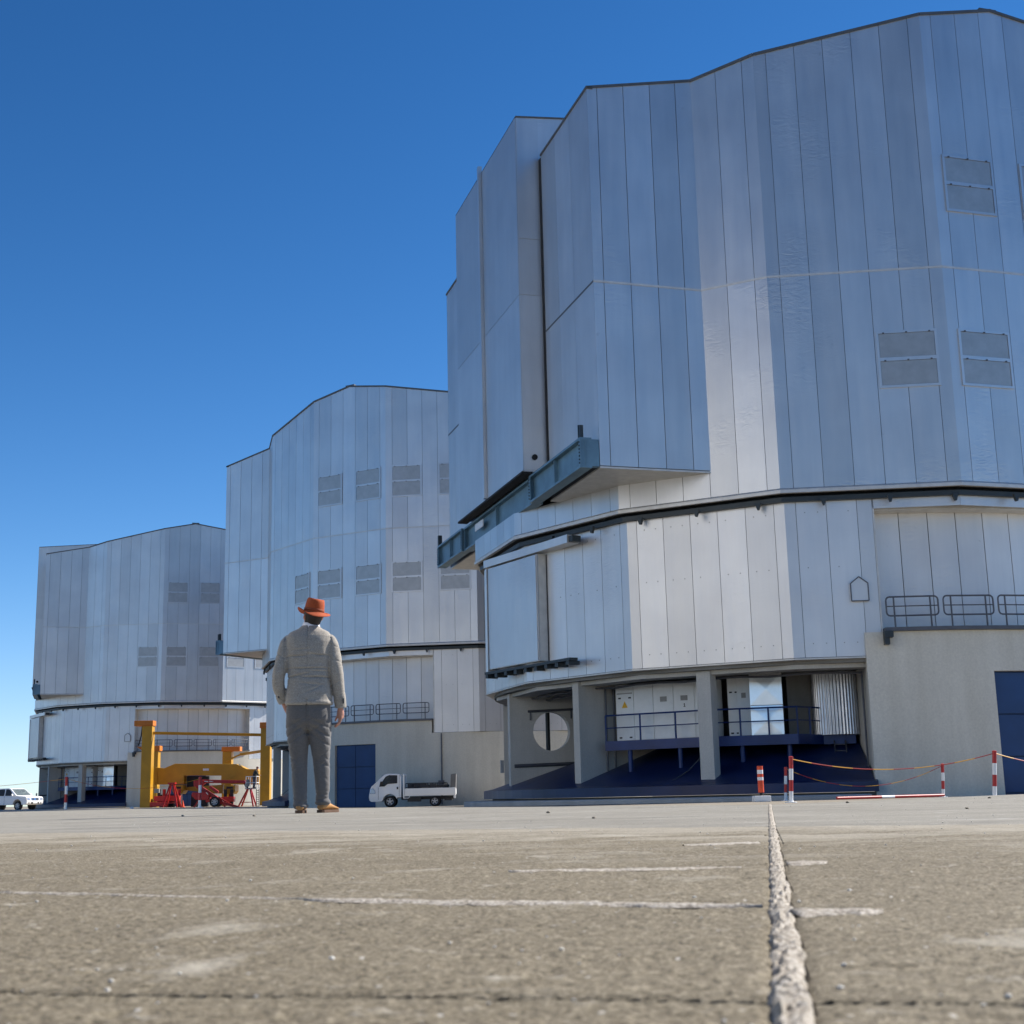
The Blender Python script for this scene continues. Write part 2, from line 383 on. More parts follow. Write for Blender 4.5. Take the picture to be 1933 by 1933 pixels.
C0, C1 = ground_pt(0, 1574).xy, ground_pt(1933, 1557).xy            # edge of the paler pour
dC = (C1 - C0).normalized(); C0, C1 = C0 - dC * 300, C1 + dC * 300
dT = (T1 - T0).normalized(); T0, T1 = T0 - dT * 300, T1 + dT * 300
pav = bpy.data.objects.new('pavement', None); COL.objects.link(pav); tag(pav, 'sunlit cast concrete pavement with worn dusty slabs', None, kind='structure')
def slab_obj(poly, mat):
    if len(poly) < 3: return
    m = MB()
    n = len(poly); c = sum(poly, V2(0, 0)) / n
    top = []
    for i, p in enumerate(poly):       # small arris along every edge
        top.append(p)
    m.slab([(p.x, p.y, 0.0) for p in top], (0, 0, -0.12))
    o = m.build('slab', mat, pav, bevel=0.003); o.modifiers['bevel'].segments = 1
    return o
RELIEF = []
for poly, sgn in ((leftP, 1), (rightP, -1)):
    a, b = offset_line(JB, J1 + dJ * 200, GAP * sgn)
    poly = clip(poly, a, b) if sgn > 0 else clip(poly, b, a)
    a, b = offset_line(T0, T1, -0.0035); near0 = clip(poly, b, a)          # towards the camera
    a, b = offset_line(T0, T1, 0.0035); rest = clip(poly, a, b)
    near1 = clip(rest, *reversed(offset_line(C0, C1, -0.002)))
    far = clip(rest, *offset_line(C0, C1, 0.002))
    slab_obj(near0, 'slab_near'); slab_obj(near1, 'slab_near'); slab_obj(far, 'slab_far')
    for cell in (near0, near1): RELIEF.append((cell, sgn))
def inside_edges(cell):
    ed = []
    for i, p in enumerate(cell):
        q_ = cell[(i + 1) % len(cell)]; d_ = q_ - p; ln = d_.length
        if ln > 1e-6: ed.append((p, Vector((-d_.y, d_.x)) / ln))
    return ed
def relief_h(x, y, e):
    v = Vector((x, y, 0.0))
    d = mnoise.voronoi(v * 165.0, distance_metric='DISTANCE')[0]
    h = 0.0016 * max(0.0, 0.62 - d[0]) / 0.62
    h += 0.0009 * mnoise.noise(v * 230.0) + 0.0003 * mnoise.noise(v * 70.0) + 0.002 * mnoise.noise(v * 9.0)
    pit = mnoise.noise(v * 30.0 + Vector((7, 3, 0)))
    if pit > 0.35: h -= 0.007 * (pit - 0.35)
    return h * (1.0 - math.exp(-max(0.0, e) / 0.004)) - 0.0035 * math.exp(-max(0.0, e) / 0.003)
# worn aggregate surface of the near slabs: real pebbly relief, finest close by
Y = [0.42]
while Y[-1] < 6.6: Y.append(Y[-1] * 1.0042)
BR = [-0.56 + 1.14 * i / 330 for i in range(331)]
HZ = {}
for cell, sgn in RELIEF:
    ed = inside_edges(cell)
    if sum((cell[i].x * cell[(i + 1) % len(cell)].y - cell[(i + 1) % len(cell)].x * cell[i].y) for i in range(len(cell))) < 0: ed = [(p, -n_) for p, n_ in ed]
    vs, idx, fs = [], {}, []
    for j, y in enumerate(Y):
        for i, b_ in enumerate(BR):
            x = b_ * (y + 0.25); p = V2(x, y); e = min((p - a_).dot(n_) for a_, n_ in ed)
            if e < -0.0005: continue
            idx[(i, j)] = len(vs); vs.append((x, y, 0.0016 + relief_h(x, y, e)))
    for (i, j), k in idx.items():
        a_, b_, c_ = idx.get((i + 1, j)), idx.get((i + 1, j + 1)), idx.get((i, j + 1))
        if a_ is not None and b_ is not None and c_ is not None: fs.append((k, a_, b_, c_))
    if fs:
        o = MB().add(vs, fs); me = bpy.data.meshes.new('worn_surface'); me.from_pydata(o.v, [], o.f); me.materials.append(MI['slab_near']); me.shade_smooth()
        oo = bpy.data.objects.new('worn_surface', me); COL.objects.link(oo); oo.parent = pav
bed = MB(); bed.box(-0.9, 0.9, 0.2, 4.5, -0.05, -0.02)
bed.build('joint_bed', 'black_rubber', pav)
# crumbling mortar that fills the lengthways joint
m = MB(); rows = 900; cols = 9; L = (J1 - J0).length + 0.2; nrmJ = V2(-dJ.y, dJ.x)
vs = []
for i in range(rows + 1):
    t = i / rows; s_ = -0.15 + (L + 0.1) * t ** 2.1
    wob = 0.004 * mnoise.noise(Vector((s_ * 5, 0, 3)))
    half = GAP * (1.0 + 0.40 * mnoise.noise(Vector((s_ * 9, 4, 0))) + 0.30 * mnoise.noise(Vector((s_ * 31, 8, 0)))) 
    for k in range(cols):
        w = (k / (cols - 1) * 2 - 1)
        h = 0.0045 * (1 - abs(w) ** 2.4) - 0.0005 + 0.0025 * mnoise.noise(Vector((s_ * 7, 2, 5)))
        h += 0.0042 * mnoise.noise(Vector((s_ * 42, w * 2.6, 1))) + 0.0035 * mnoise.noise(Vector((s_ * 90, w * 5, 7)))
        if abs(w) > 0.9: h = -0.002
        if w < -0.30: h -= 0.030 * max(0, mnoise.noise(Vector((s_ * 5, 9, 2))) - 0.02)      # broken edge on the right
        p = J0 + dJ * s_ + nrmJ * (w * half * 1.18 + wob)
        vs.append((p.x, p.y, h))
m.add(vs, [(i * cols + k, i * cols + k + 1, (i + 1) * cols + k + 1, (i + 1) * cols + k) for i in range(rows) for k in range(cols - 1)])
m.build('joint_mortar', 'joint_mortar', pav, smooth=50)
# thin mortar skins: a sealed crack across the slab and torn patches by the joint
def skin(a, b, w0, w1, seed, n=60, z=0.0025, hole=0.0):
    z = z + 0.0016
    a = ground_pt(*a).xy; b = ground_pt(*b).xy; d = (b - a); ln = d.length; d.normalize(); nn = V2(-d.y, d.x); mm = MB(); vs = []; n = max(12, n)
    for i in range(n + 1):
        t = i / n; c = a + d * (ln * t) + nn * (0.02 * ln * mnoise.noise(Vector((t * 4, seed, 0))))
        w = (w0 + (w1 - w0) * t) * (1 + 0.55 * mnoise.noise(Vector((t * ln * 30, seed, 5))) + 0.35 * mnoise.noise(Vector((t * ln * 90, seed, 8))))
        w *= min(1, 6 * t + 0.15) * min(1, 6 * (1 - t) + 0.15)
        for k, ww in enumerate((-1, -0.6, 0, 0.6, 1)):
            zz = z * (1 - ww * ww * 0.98) + 0.0012 * mnoise.noise(Vector((t * ln * 60, ww * 3, seed)))
            p = c + nn * (ww * w / 2 * (1 + 0.3 * mnoise.noise(Vector((t * ln * 45, ww, seed + 3)))))
            vs.append((p.x, p.y, max(0.0006, zz) + 0.001))
    mm.add(vs, [(i * 5 + k, i * 5 + k + 1, i * 5 + k + 6, i * 5 + k + 5) for i in range(n) for k in range(4)])
    return mm.build('mortar_patch', 'joint_mortar', pav, smooth=60)
skin((575, 1704), (1440, 1717), 0.036, 0.026, 1, 160, 0.0025)
skin((-40, 1687), (575, 1702), 0.012, 0.010, 2, 120, 0.0012)
skin((1492, 1727), (1668, 1727), 0.060, 0.045, 3, 60, 0.003)
skin((1484, 1633), (1562, 1632), 0.085, 0.07, 4, 50, 0.003)
skin((960, 1648), (1400, 1641), 0.035, 0.05, 6, 120, 0.0015)
skin((1290, 1598), (1430, 1592), 0.08, 0.1, 12, 60, 0.0015)
# loose grit
def rock(r, seed):
    bm = bmesh.new(); bmesh.ops.create_icosphere(bm, subdivisions=1, radius=r)
    for v in bm.verts: v.co *= 1 + 0.35 * mnoise.noise(v.co / r * 1.3 + Vector((seed, 0, 0))); v.co.z *= 0.6
    vs = [v.co.copy() for v in bm.verts]; fs = [[v.index for v in f.verts] for f in bm.faces]; bm.free(); return vs, fs
grit = MB(); protos = [rock(1.0, i * 3.1) for i in range(6)]
rg = random.Random(3)
for i in range(500):
    y = 0.6 + 13 * rg.random() ** 1.7; x = (rg.random() - 0.5) * y * 0.9
    r = rg.choice((0.0008, 0.001, 0.0012, 0.0014, 0.002)) * (1 + 0.10 * y)
    vs, fs = protos[rg.randrange(6)]; a = rg.random() * 6.28
    grit.add([(x + r * (p.x * math.cos(a) - p.y * math.sin(a)), y + r * (p.x * math.sin(a) + p.y * math.cos(a)), r * p.z + r * 0.3 + 0.002) for p in vs], fs)
tag(grit.build('grit', 'stone', smooth=60), 'loose pale grit scattered over the pavement', None, kind='stuff')
for i, (u, v, r) in enumerate(((345, 1541, .013), (480, 1541, .014), (1035, 1535, .014), (1121, 1545, .010), (1600, 1516, .016), (1868, 1507, .014), (1826, 1527, .010))):
    p = ground_pt(u, v); vs, fs = protos[i % 6]; q = MB().add([(r * c.x, r * c.y, r * c.z + r * .4) for c in vs], fs)
    o = q.build('pebble', 'earth', loc=p, smooth=60)
    tag(o, 'small dark pebble lying on the pale far slab', 'pebble', 'pebbles on the far slab')
    o['label'] = ('dark pebble left of the man, the farther from him', 'dark pebble left of the man, the nearer to him', 'dark pebble below the left end of the blue floor', 'small pebble below the second blue platform post', 'pebble below the right half of the lying pole', 'pebble in front of the blue gate at right', 'smallest pebble on the slab near the right edge')[i]
# ================================================================ telescope enclosures
RU, RD = 15.08, 14.72                      # corner radius of rotating dome and fixed drum (16 sides)
AU, AD = RU * math.cos(rad(11.25)), RD * math.cos(rad(11.25))
ZRIM, ZSEAM, ZBOX, ZDRUM0, ZDRUM1 = 9.8, 17.375, 10.8, 4.3, 9.55
def roof(n): return 27.45 - 0.198 * n if n >= 0 else 27.45 + 0.165 * n
def fpt(ap, phi, x, z, off=0.0):           # point on the side whose normal is at phi degrees
    a = rad(phi); r = ap + off
    return Vector((r * math.cos(a) - x * math.sin(a), r * math.sin(a) + x * math.cos(a), z))
def fn(ap, phi, x): return ap * math.cos(rad(phi)) - x * math.sin(rad(phi))
def fnorm(phi): return Vector((math.cos(rad(phi)), math.sin(rad(phi)), 0))

def dome_panel(par, phi, x0, x1, z0, z1, mat, ap=AU, th=0.035, g=0.008, rf=False):
    x0 += g; x1 -= g; z0 += g
    pts = [(x0, z0), (x1, z0)]
    if rf:
        def top(x): return roof(fn(ap, phi, x)) - 0.05
        pts.append((x1, top(x1)))
        s = math.sin(rad(phi))
        if abs(s) > 0.05:
            xr = ap * math.cos(rad(phi)) / s
            if x0 < xr < x1: pts.append((xr, top(xr)))
        pts.append((x0, top(x0)))
    else: pts += [(x1, z1 - g), (x0, z1 - g)]
    m = MB(); m.slab([fpt(ap, phi, x, z, -th) for x, z in pts], fnorm(phi) * th)
    return m.build('panel', mat, par)
def corner_trim(par, phiv, w, z0, z1, mat, ap, R, rf=False, th=0.035, g=0.008):
    p0, p1 = phiv - 11.25, phiv + 11.25; h = R * math.sin(rad(11.25))
    A, B, Cc = fpt(ap, p0, h - w + g, 0), P(R, phiv), fpt(ap, p1, -h + w - g, 0)
    ai, bi, ci = fpt(ap, p0, h - w + g, 0, -th), P(R - th, phiv), fpt(ap, p1, -h + w - g, 0, -th)
    pl = [A, B, Cc, ci, bi, ai]
    m = MB(); n = 6
    def zt(p): return (roof(p.x) - 0.05) if rf else z1 - g
    m.add([(p.x, p.y, z0 + g) for p in pl] + [(p.x, p.y, zt(p)) for p in pl],
          [tuple(range(6)), tuple(range(11, 5, -1))] + [(i, (i + 1) % 6, 6 + (i + 1) % 6, 6 + i) for i in range(6)])
    return m.build('corner_panel', mat, par)
XJ = (-2.5, -1.5, -0.5, 0.5, 1.5, 2.5)

def build_upper(root, rz):
    # --- rotating dome: solid core, then cladding panels as its pieces
    m = MB(); R = RU - 0.06
    ang = [11.25 + 22.5 * k for k in range(16)]; pts = [P(R, a) for a in ang]
    loop = []
    for i in range(16):
        loop.append(pts[i]); a, b = pts[i], pts[(i + 1) % 16]
        if a.x * b.x < 0: t = a.x / (a.x - b.x); loop.append(a + (b - a) * t)
    m.slab([(p.x, p.y, ZRIM) for p in pts], (0, 0, ZBOX - ZRIM - .03))
    up2 = clip([p.xy for p in loop], V2(13.4, -50), V2(13.4, 50)); loop = [Vector((p.x, p.y, 0)) for p in up2]
    off0 = len(m.v); n = len(loop); zt = [roof(p.x) - 0.10 for p in loop]
    m.add([(p.x, p.y, ZBOX - .05) for p in loop] + [(p.x, p.y, z) for p, z in zip(loop, zt)],
          [(i, (i + 1) % n, n + (i + 1) % n, n + i) for i in range(n)] + [tuple(range(n))])
    fr = [n + i for i in range(n) if loop[i].x >= -1e-6]; bk = [n + i for i in range(n) if loop[i].x <= 1e-6]
    # keep loop order contiguous
    s0 = [i for i in range(n) if abs(loop[i].x) < 1e-6]
    a, b = s0
    m.f.append([off0 + n + i for i in range(a, b + 1)]); m.m.append(1)
    m.f.append([off0 + n + (i % n) for i in range(b, a + n + 1)]); m.m.append(1)
    dome = m.build('rotating_dome', ['dark_core', 'dome_metal'], root, rz=rz)
    h = RU * math.sin(rad(11.25))
    for j in range(2, 9):
        phi = 22.5 * j
        for x0, x1 in zip(XJ[:-1], XJ[1:]):
            dome_panel(dome, phi, x0, x1, ZRIM + .12, ZSEAM, 'dome_metal'); dome_panel(dome, phi, x0, x1, ZSEAM + .05, 0, 'dome_metal', rf=True)
        corner_trim(dome, phi + 11.25, h - 2.5, ZRIM + .12, ZSEAM, 'dome_metal', AU, RU); corner_trim(dome, phi + 11.25, h - 2.5, ZSEAM + .05, 0, 'dome_metal', AU, RU, True)
        q = MB(); q.slab([fpt(AU, phi, -h, ZSEAM - .01, -.02), fpt(AU, phi, h, ZSEAM - .01, -.02), fpt(AU, phi, h, ZSEAM + .06, -.02), fpt(AU, phi, -h, ZSEAM + .06, -.02)], fnorm(phi) * 0.035)
        q.build('seam_strip', 'flashing', dome)
        # roof coping
        q = MB(); xs = [-h, h]; s = math.sin(rad(phi)); xr = AU * math.cos(rad(phi)) / s if abs(s) > .05 else 99
        if -h < xr < h: xs = [-h, xr, h]
        for xa, xb in zip(xs[:-1], xs[1:]):
            q.slab([fpt(AU, phi, xa, roof(fn(AU, phi, xa)) - .05, .05), fpt(AU, phi, xb, roof(fn(AU, phi, xb)) - .05, .05), fpt(AU, phi, xb, roof(fn(AU, phi, xb)) + .05, .05), fpt(AU, phi, xa, roof(fn(AU, phi, xa)) + .05, .05)], fnorm(phi) * -0.3)
        q.build('coping', 'coping', dome)
    for j in range(-3, 2):                # low skirt under the shutter
        phi = 22.5 * j
        for x0, x1 in zip(XJ[:-1], XJ[1:]): dome_panel(dome, phi, x0, x1, ZRIM + .12, ZBOX, 'dome_metal')
        corner_trim(dome, phi + 11.25, h - 2.5, ZRIM + .12, ZBOX, 'dome_metal', AU, RU)
    q = MB(); q.ring([(RU - .10, ZRIM - .04), (RU + .05, ZRIM - .04), (RU + .05, ZRIM + .07), (RU + .005, ZRIM + .12), (RU - .10, ZRIM + .12)], 11.25, 371.25, 16)
    q.build('rim_flashing', 'flashing', root, rz=rz)
    q = MB(); q.ring([(13.2, 9.50), (14.9, 9.50), (14.9, 9.66), (14.7, 9.76), (13.2, 9.76)], 11.25, 371.25, 16)
    rail = q.build('rail_ring', 'dark_steel', root, rz=rz)
    br = MB(); br.slab([(14.93, -.10, 9.53), (14.93, .10, 9.53), (14.93, .03, 9.30), (14.93, -.03, 9.30)], (-.12, 0, 0)); bme = br.mesh('bracket', ['dark_steel'])
    for k in range(24):
        o = bpy.data.objects.new('bracket', bme); COL.objects.link(o); o.parent = rail; o.rotation_euler.z = rad(20 + k * 8.3)
    # --- the two shutter side boxes
    NF, T0b, T1b = 14.1, 5.42, 10.85
    for sg in (1, -1):
        T1b = 10.85 if sg > 0 else 10.2
        m = MB(); ys = (sg * (T0b), sg * (T1b - .04)); yb0, yb1 = min(ys), max(ys)
        prof = [(7.5, ZBOX + .03), (NF - .04, ZBOX + .03), (NF - .04, roof(NF) - .08), (7.5, roof(7.5) - .08)]
        m.slab([(x, yb0, z) for x, z in prof], (0, yb1 - yb0, 0))
        bx = m.build('shutter_box', 'dark_core', root, rz=rz)
        q = MB(); q.slab([(7.5, yb0 - .0, ZBOX - .03), (NF, yb0, ZBOX - .03), (NF, yb1 + (.04 if sg > 0 else 0), ZBOX - .03), (7.5, yb1 + (.04 if sg > 0 else 0), ZBOX - .03)], (0, 0, .06))
        q.build('soffit', 'flashing', bx)
        # side wall panels
        ns = [NF, NF - .38, NF - 1.38, NF - 2.4, NF - 3.4, NF - 4.4, NF - 5.4]
        for n1, n0 in zip(ns[:-1], ns[1:]):
            for z0, z1 in ((ZBOX + .05, ZSEAM), (ZSEAM + .05, None)):
                g = .011; a0, a1 = n0 + g, n1 - (g if n1 < NF else 0)
                pz = [(a0, z0 + g), (a1, z0 + g), (a1, (roof(a1) - .04) if z1 is None else z1 - g), (a0, (roof(a0) - .04) if z1 is None else z1 - g)]
                q = MB(); q.slab([(a, sg * (T1b - .04), z) for a, z in pz], (0, sg * .035, 0)); q.build('panel', 'dome_metal', bx)
        q = MB(); q.slab([(NF + .01, sg * T1b - .03 * sg, ZSEAM - .01), (8.0, sg * T1b - .03 * sg, ZSEAM - .01), (8.0, sg * T1b - .03 * sg, ZSEAM + .06), (NF + .01, sg * T1b - .03 * sg, ZSEAM + .06)], (0, sg * .045, 0)); q.build('seam_strip', 'flashing', bx)
        # front panels, ribbed
        for z0, z1 in ((ZBOX + .9, ZSEAM), (ZSEAM + .05, roof(NF) - .04)):
            for t0, t1 in ((T0b, T0b + 1.7), (T0b + 1.7, T0b + 3.4), (T0b + 3.4, T1b)):
                q = MB(); q.slab([(NF - .04, sg * (t0 + .006), z0), (NF - .04, sg * (t1 - .006), z0), (NF - .04, sg * (t1 - .006), z1), (NF - .04, sg * (t0 + .006), z1)], (.04, 0, 0)); q.build('panel', 'ribbed_metal', bx)
        q = MB(); q.slab([(NF - .03, sg * T0b, ZSEAM - .01), (NF - .03, sg * T1b, ZSEAM - .01), (NF - .03, sg * T1b, ZSEAM + .06), (NF - .03, sg * T0b, ZSEAM + .06)], (.042, 0, 0)); q.build('seam_strip', 'coping', bx)
        q = MB(); q.slab([(NF + .04, sg * (T1b + .04), roof(NF) - .04), (NF + .04, sg * T0b, roof(NF) - .04), (NF + .04, sg * T0b, roof(NF) + .05), (NF + .04, sg * (T1b + .04), roof(NF) + .05)], (-.25, 0, 0))
        q.slab([(NF, sg * (T1b + .04), roof(NF) - .04), (8.5, sg * (T1b + .04), roof(8.5) - .04), (8.5, sg * (T1b + .04), roof(8.5) + .05), (NF, sg * (T1b + .04), roof(NF) + .05)], (0, -sg * .25, 0))
        q.build('coping', 'coping', bx)
        q = MB(); q.slab([(7.5, yb0, roof(7.5) - .05), (NF, yb0, roof(NF) - .05), (NF, yb1, roof(NF) - .05), (7.5, yb1, roof(7.5) - .05)], (0, 0, .06)); q.build('roof_sheet', 'dome_metal', bx)
    # --- shutter doors over the slit
    DT0, DT1, DN = -4.5, 5.15, 15.0
    def dtop(n): return 26.3 + 0.085 * (DN - n)
    prof = [(DN, 11.95), (DN, dtop(DN)), (0.0, dtop(0)), (0.0, 25.0), (13.5, 23.5), (13.5, 11.95)]
    m = MB(); m.slab([(x, DT0, z) for x, z in prof], (0, DT1 - DT0, 0)); sh = m.build('slit_shutter', 'dome_metal', root, rz=rz)
    for t0, t1 in ((DT0, -.16), (.10, DT1)):
        for z0, z1 in ((12.0, 18.9), (18.92, dtop(DN) - .02)):
            q = MB(); q.slab([(DN - .01, t0 + .01, z0), (DN - .01, t1 - .01, z0), (DN - .01, t1 - .01, z1), (DN - .01, t0 + .01, z1)], (.05, 0, 0)); q.build('door_leaf', 'ribbed_metal', sh)
    q = MB(); q.box(DN + .02, DN + .18, -.13, .08, 12.0, dtop(DN) + .3); q.build('meeting_post', 'dome_metal', sh)
    for z0, z1 in ((12.0, 18.9), (18.93, 21.2), (21.23, dtop(DN) - .03)):
        q = MB(); q.slab([(14.12, DT1 - .005, z0), (DN, DT1 - .005, z0), (DN, DT1 - .005, z1), (14.12, DT1 - .005, z1)], (0, .035, 0)); q.build('side_plate', 'dome_metal', sh)
    q = MB(); q.disc_wheel((14.6, DT1 + .04, 12.5), (0, 1, 0), [(.11, 0), (.11, .05), (.04, .06)], 14); q.build('bolt_cover', 'black_rubber', sh, smooth=30)
    MB().box(14.02, 14.12, DT1 + .03, T0b, 11.9, roof(NF) - .1).build('gap_shade', 'black_rubber', sh); MB().box(14.02, 14.12, -T0b, DT0 - .03, 11.9, roof(NF) - .1).build('gap_shade', 'black_rubber', sh)  # black strips painting the shade in the gaps beside the doors
    q = MB(); q.box(DN - .3, DN + .12, DT0 - .1, DT1 + .05, 11.86, 11.94); q.build('drip_sill', 'black_rubber', sh)
    q = MB(); q.slab([(DN + .03, DT0 - .02, dtop(DN)), (0, DT0 - .02, dtop(0)), (0, DT1 + .05, dtop(0)), (DN + .03, DT1 + .05, dtop(DN))], (0, 0, .05)); q.build('coping', 'coping', sh)
    # --- steel track beam below the doors
    for t0, t1, nn, nm in ((5.0, 10.85, 14.60, 0), (-5.3, 5.0, 14.48, 1), (-9.9, -5.3, 14.60, 0)):
        q = MB()
        q.box(nn - .02, nn + .02, t0, t1, 10.84, 11.72); q.box(nn - .22, nn + .2, t0, t1, 11.72, 11.80); q.box(nn - .22, nn + .2, t0, t1, 10.76, 10.84)
        k = t0 + .03
        while k < t1: q.box(nn - .2, nn + .16, k - .015, k + .015, 10.84, 11.72); k += (t1 - t0 - .06) / 2
        q.box(nn + .16, nn + .2, t0 - .02, t0 + .14, 10.84, 11.72); q.box(nn + .16, nn + .2, t1 - .14, t1 + .02, 10.84, 11.72)
        bm_ = q.build('track_beam', 'beam_steel', root, rz=rz)
        for tt in (t0 + .05, t1 - .05):
            bo = MB()
            for kz in range(7): bo.disc_wheel((nn + .2, tt, 10.92 + kz * .12), (1, 0, 0), [(.03, 0), (.03, .03)], 6)
            bo.build('bolt_row', 'dark_steel', bm_)
    q = MB(); q.box(14.62, 14.74, 10.5, 10.57, 11.8, 12.30); q.box(14.62, 14.74, 10.66, 10.73, 11.8, 12.26); q.build('end_stop', 'dark_steel', root, rz=rz)
    q = MB(); q.box(14.62, 14.8, -9.8, -9.65, 11.8, 12.3); q.build('end_stop', 'dark_steel', root, rz=rz)
    q = MB(); q.box(14.12, 14.56, 10.60, 10.84, 10.82, 11.75); q.build('beam_end', 'beam_steel', root, rz=rz)
    q = MB(); q.box(14.69, 14.72, -3.2, -1.9, 11.25, 11.55); q.build('number_plate', 'white_enamel', root, rz=rz)
    # --- louvred vents
    def vent(phi, xa, xb, za, zb):
        q = MB(); w = .09; o0, o1 = .0, .05
        def fr(x0, x1, z0, z1): q.slab([fpt(AU, phi, x0, z0, o0), fpt(AU, phi, x1, z0, o0), fpt(AU, phi, x1, z1, o0), fpt(AU, phi, x0, z1, o0)], fnorm(phi) * (o1 - o0))
        zm = (za + zb) / 2
        fr(xa, xb, zb - w, zb); fr(xa, xb, za, za + w); fr(xa, xa + w, za + w, zb - w); fr(xb - w, xb, za + w, zb - w); fr(xa + w, xb - w, zm - w * .7, zm + w * .7)
        v = q.build('vent', 'dome_metal', root, rz=rz)
        for z0, z1 in ((za + w, zm - w * .7), (zm + w * .7, zb - w)):
            q2 = MB(); q2.slab([fpt(AU, phi, xa + w + .01, z0 + .01, .006), fpt(AU, phi, xb - w - .01, z0 + .01, .006), fpt(AU, phi, xb - w - .01, z1 - .01, .006), fpt(AU, phi, xa + w + .01, z1 - .01, .006)], fnorm(phi) * .025)
            q2.build('vent_leaf', 'vent_metal', v)
            hg = MB()
            for xx in (xa + .25, (xa + xb) / 2, xb - .25): hg.slab([fpt(AU, phi, xx - .03, z1 - .01, .05), fpt(AU, phi, xx + .03, z1 - .01, .05), fpt(AU, phi, xx + .03, z1 + .03, .05), fpt(AU, phi, xx - .03, z1 + .03, .05)], fnorm(phi) * .03)
            hg.build('hinge', 'rail_steel', v)
    vent(67.5, .55, 2.57, 13.2, 15.2)
    for j in (4, 5, 6, 7):
        for xa, xb in ((-2.57, -.55), (.55, 2.57)):
            vent(22.5 * j, xa, xb, 13.2, 15.2); vent(22.5 * j, xa, xb, 19.45, 21.55)
    for nn, tt in ((0.0, 14.9),):
        q = MB(); q.box(-.35, .35, -.12, .12, 0, .10)
        o = q.build('roof_lamp', 'coping', root, rz=rz); o.location = (nn * math.cos(rz) - (tt - .3) * math.sin(rz), nn * math.sin(rz) + (tt - .3) * math.cos(rz), roof(nn) + .02)

def drum_panel(par, k, x0, x1, z0, z1, mat='drum_metal', g=.008, th=.035):
    phi = 22.5 * k; x0 += g; x1 -= g; z0 += g; z1 -= g
    m = MB(); m.slab([fpt(AD, phi, x, z, -th) for x, z in ((x0, z0), (x1, z0), (x1, z1), (x0, z1))], fnorm(phi) * th)
    if x1 - x0 > .8:                       # fixing screws in three rows
        for zz in (z0 + .45, (z0 + z1) / 2 + .35, z1 - .40):
            for xx in (x0 + .28, x1 - .28):
                if random.random() < .85: m.slab([fpt(AD, phi, xx - .016, zz - .016, 0), fpt(AD, phi, xx + .016, zz - .016, 0), fpt(AD, phi, xx + .016, zz + .016, 0), fpt(AD, phi, xx - .016, zz + .016, 0)], fnorm(phi) * .012, 1)
    return m.build('panel', [mat, 'label_grey'], par)

def rail_section(par, R, a0, a1, z0, mat='rail_steel'):
    A, B = P(R, a0, z0), P(R, a1, z0); d = (B - A); L = d.length; d.normalize(); U = Vector((0, 0, 1)); q = MB()
    zt, zb, r = 1.02, .40, .12
    loop = []
    for cx, cz, s in ((L - r, zt - r, 0), (r, zt - r, 90), (r, zb + r, 180), (L - r, zb + r, 270)):
        for e in range(0, 91, 30): loop.append(A + d * (cx + r * math.cos(rad(s + e))) + U * (cz + r * math.sin(rad(s + e))))
    q.tube(loop, .028, 6, True); q.tube([A + d * .03 + U * ((zt + zb) / 2), B - d * .03 + U * ((zt + zb) / 2)], .02, 6)
    for f in (.15, .85): q.tube([A + d * (L * f), A + d * (L * f) + U * zt], .028, 6)
    return q.build('handrail', mat, par, smooth=50)

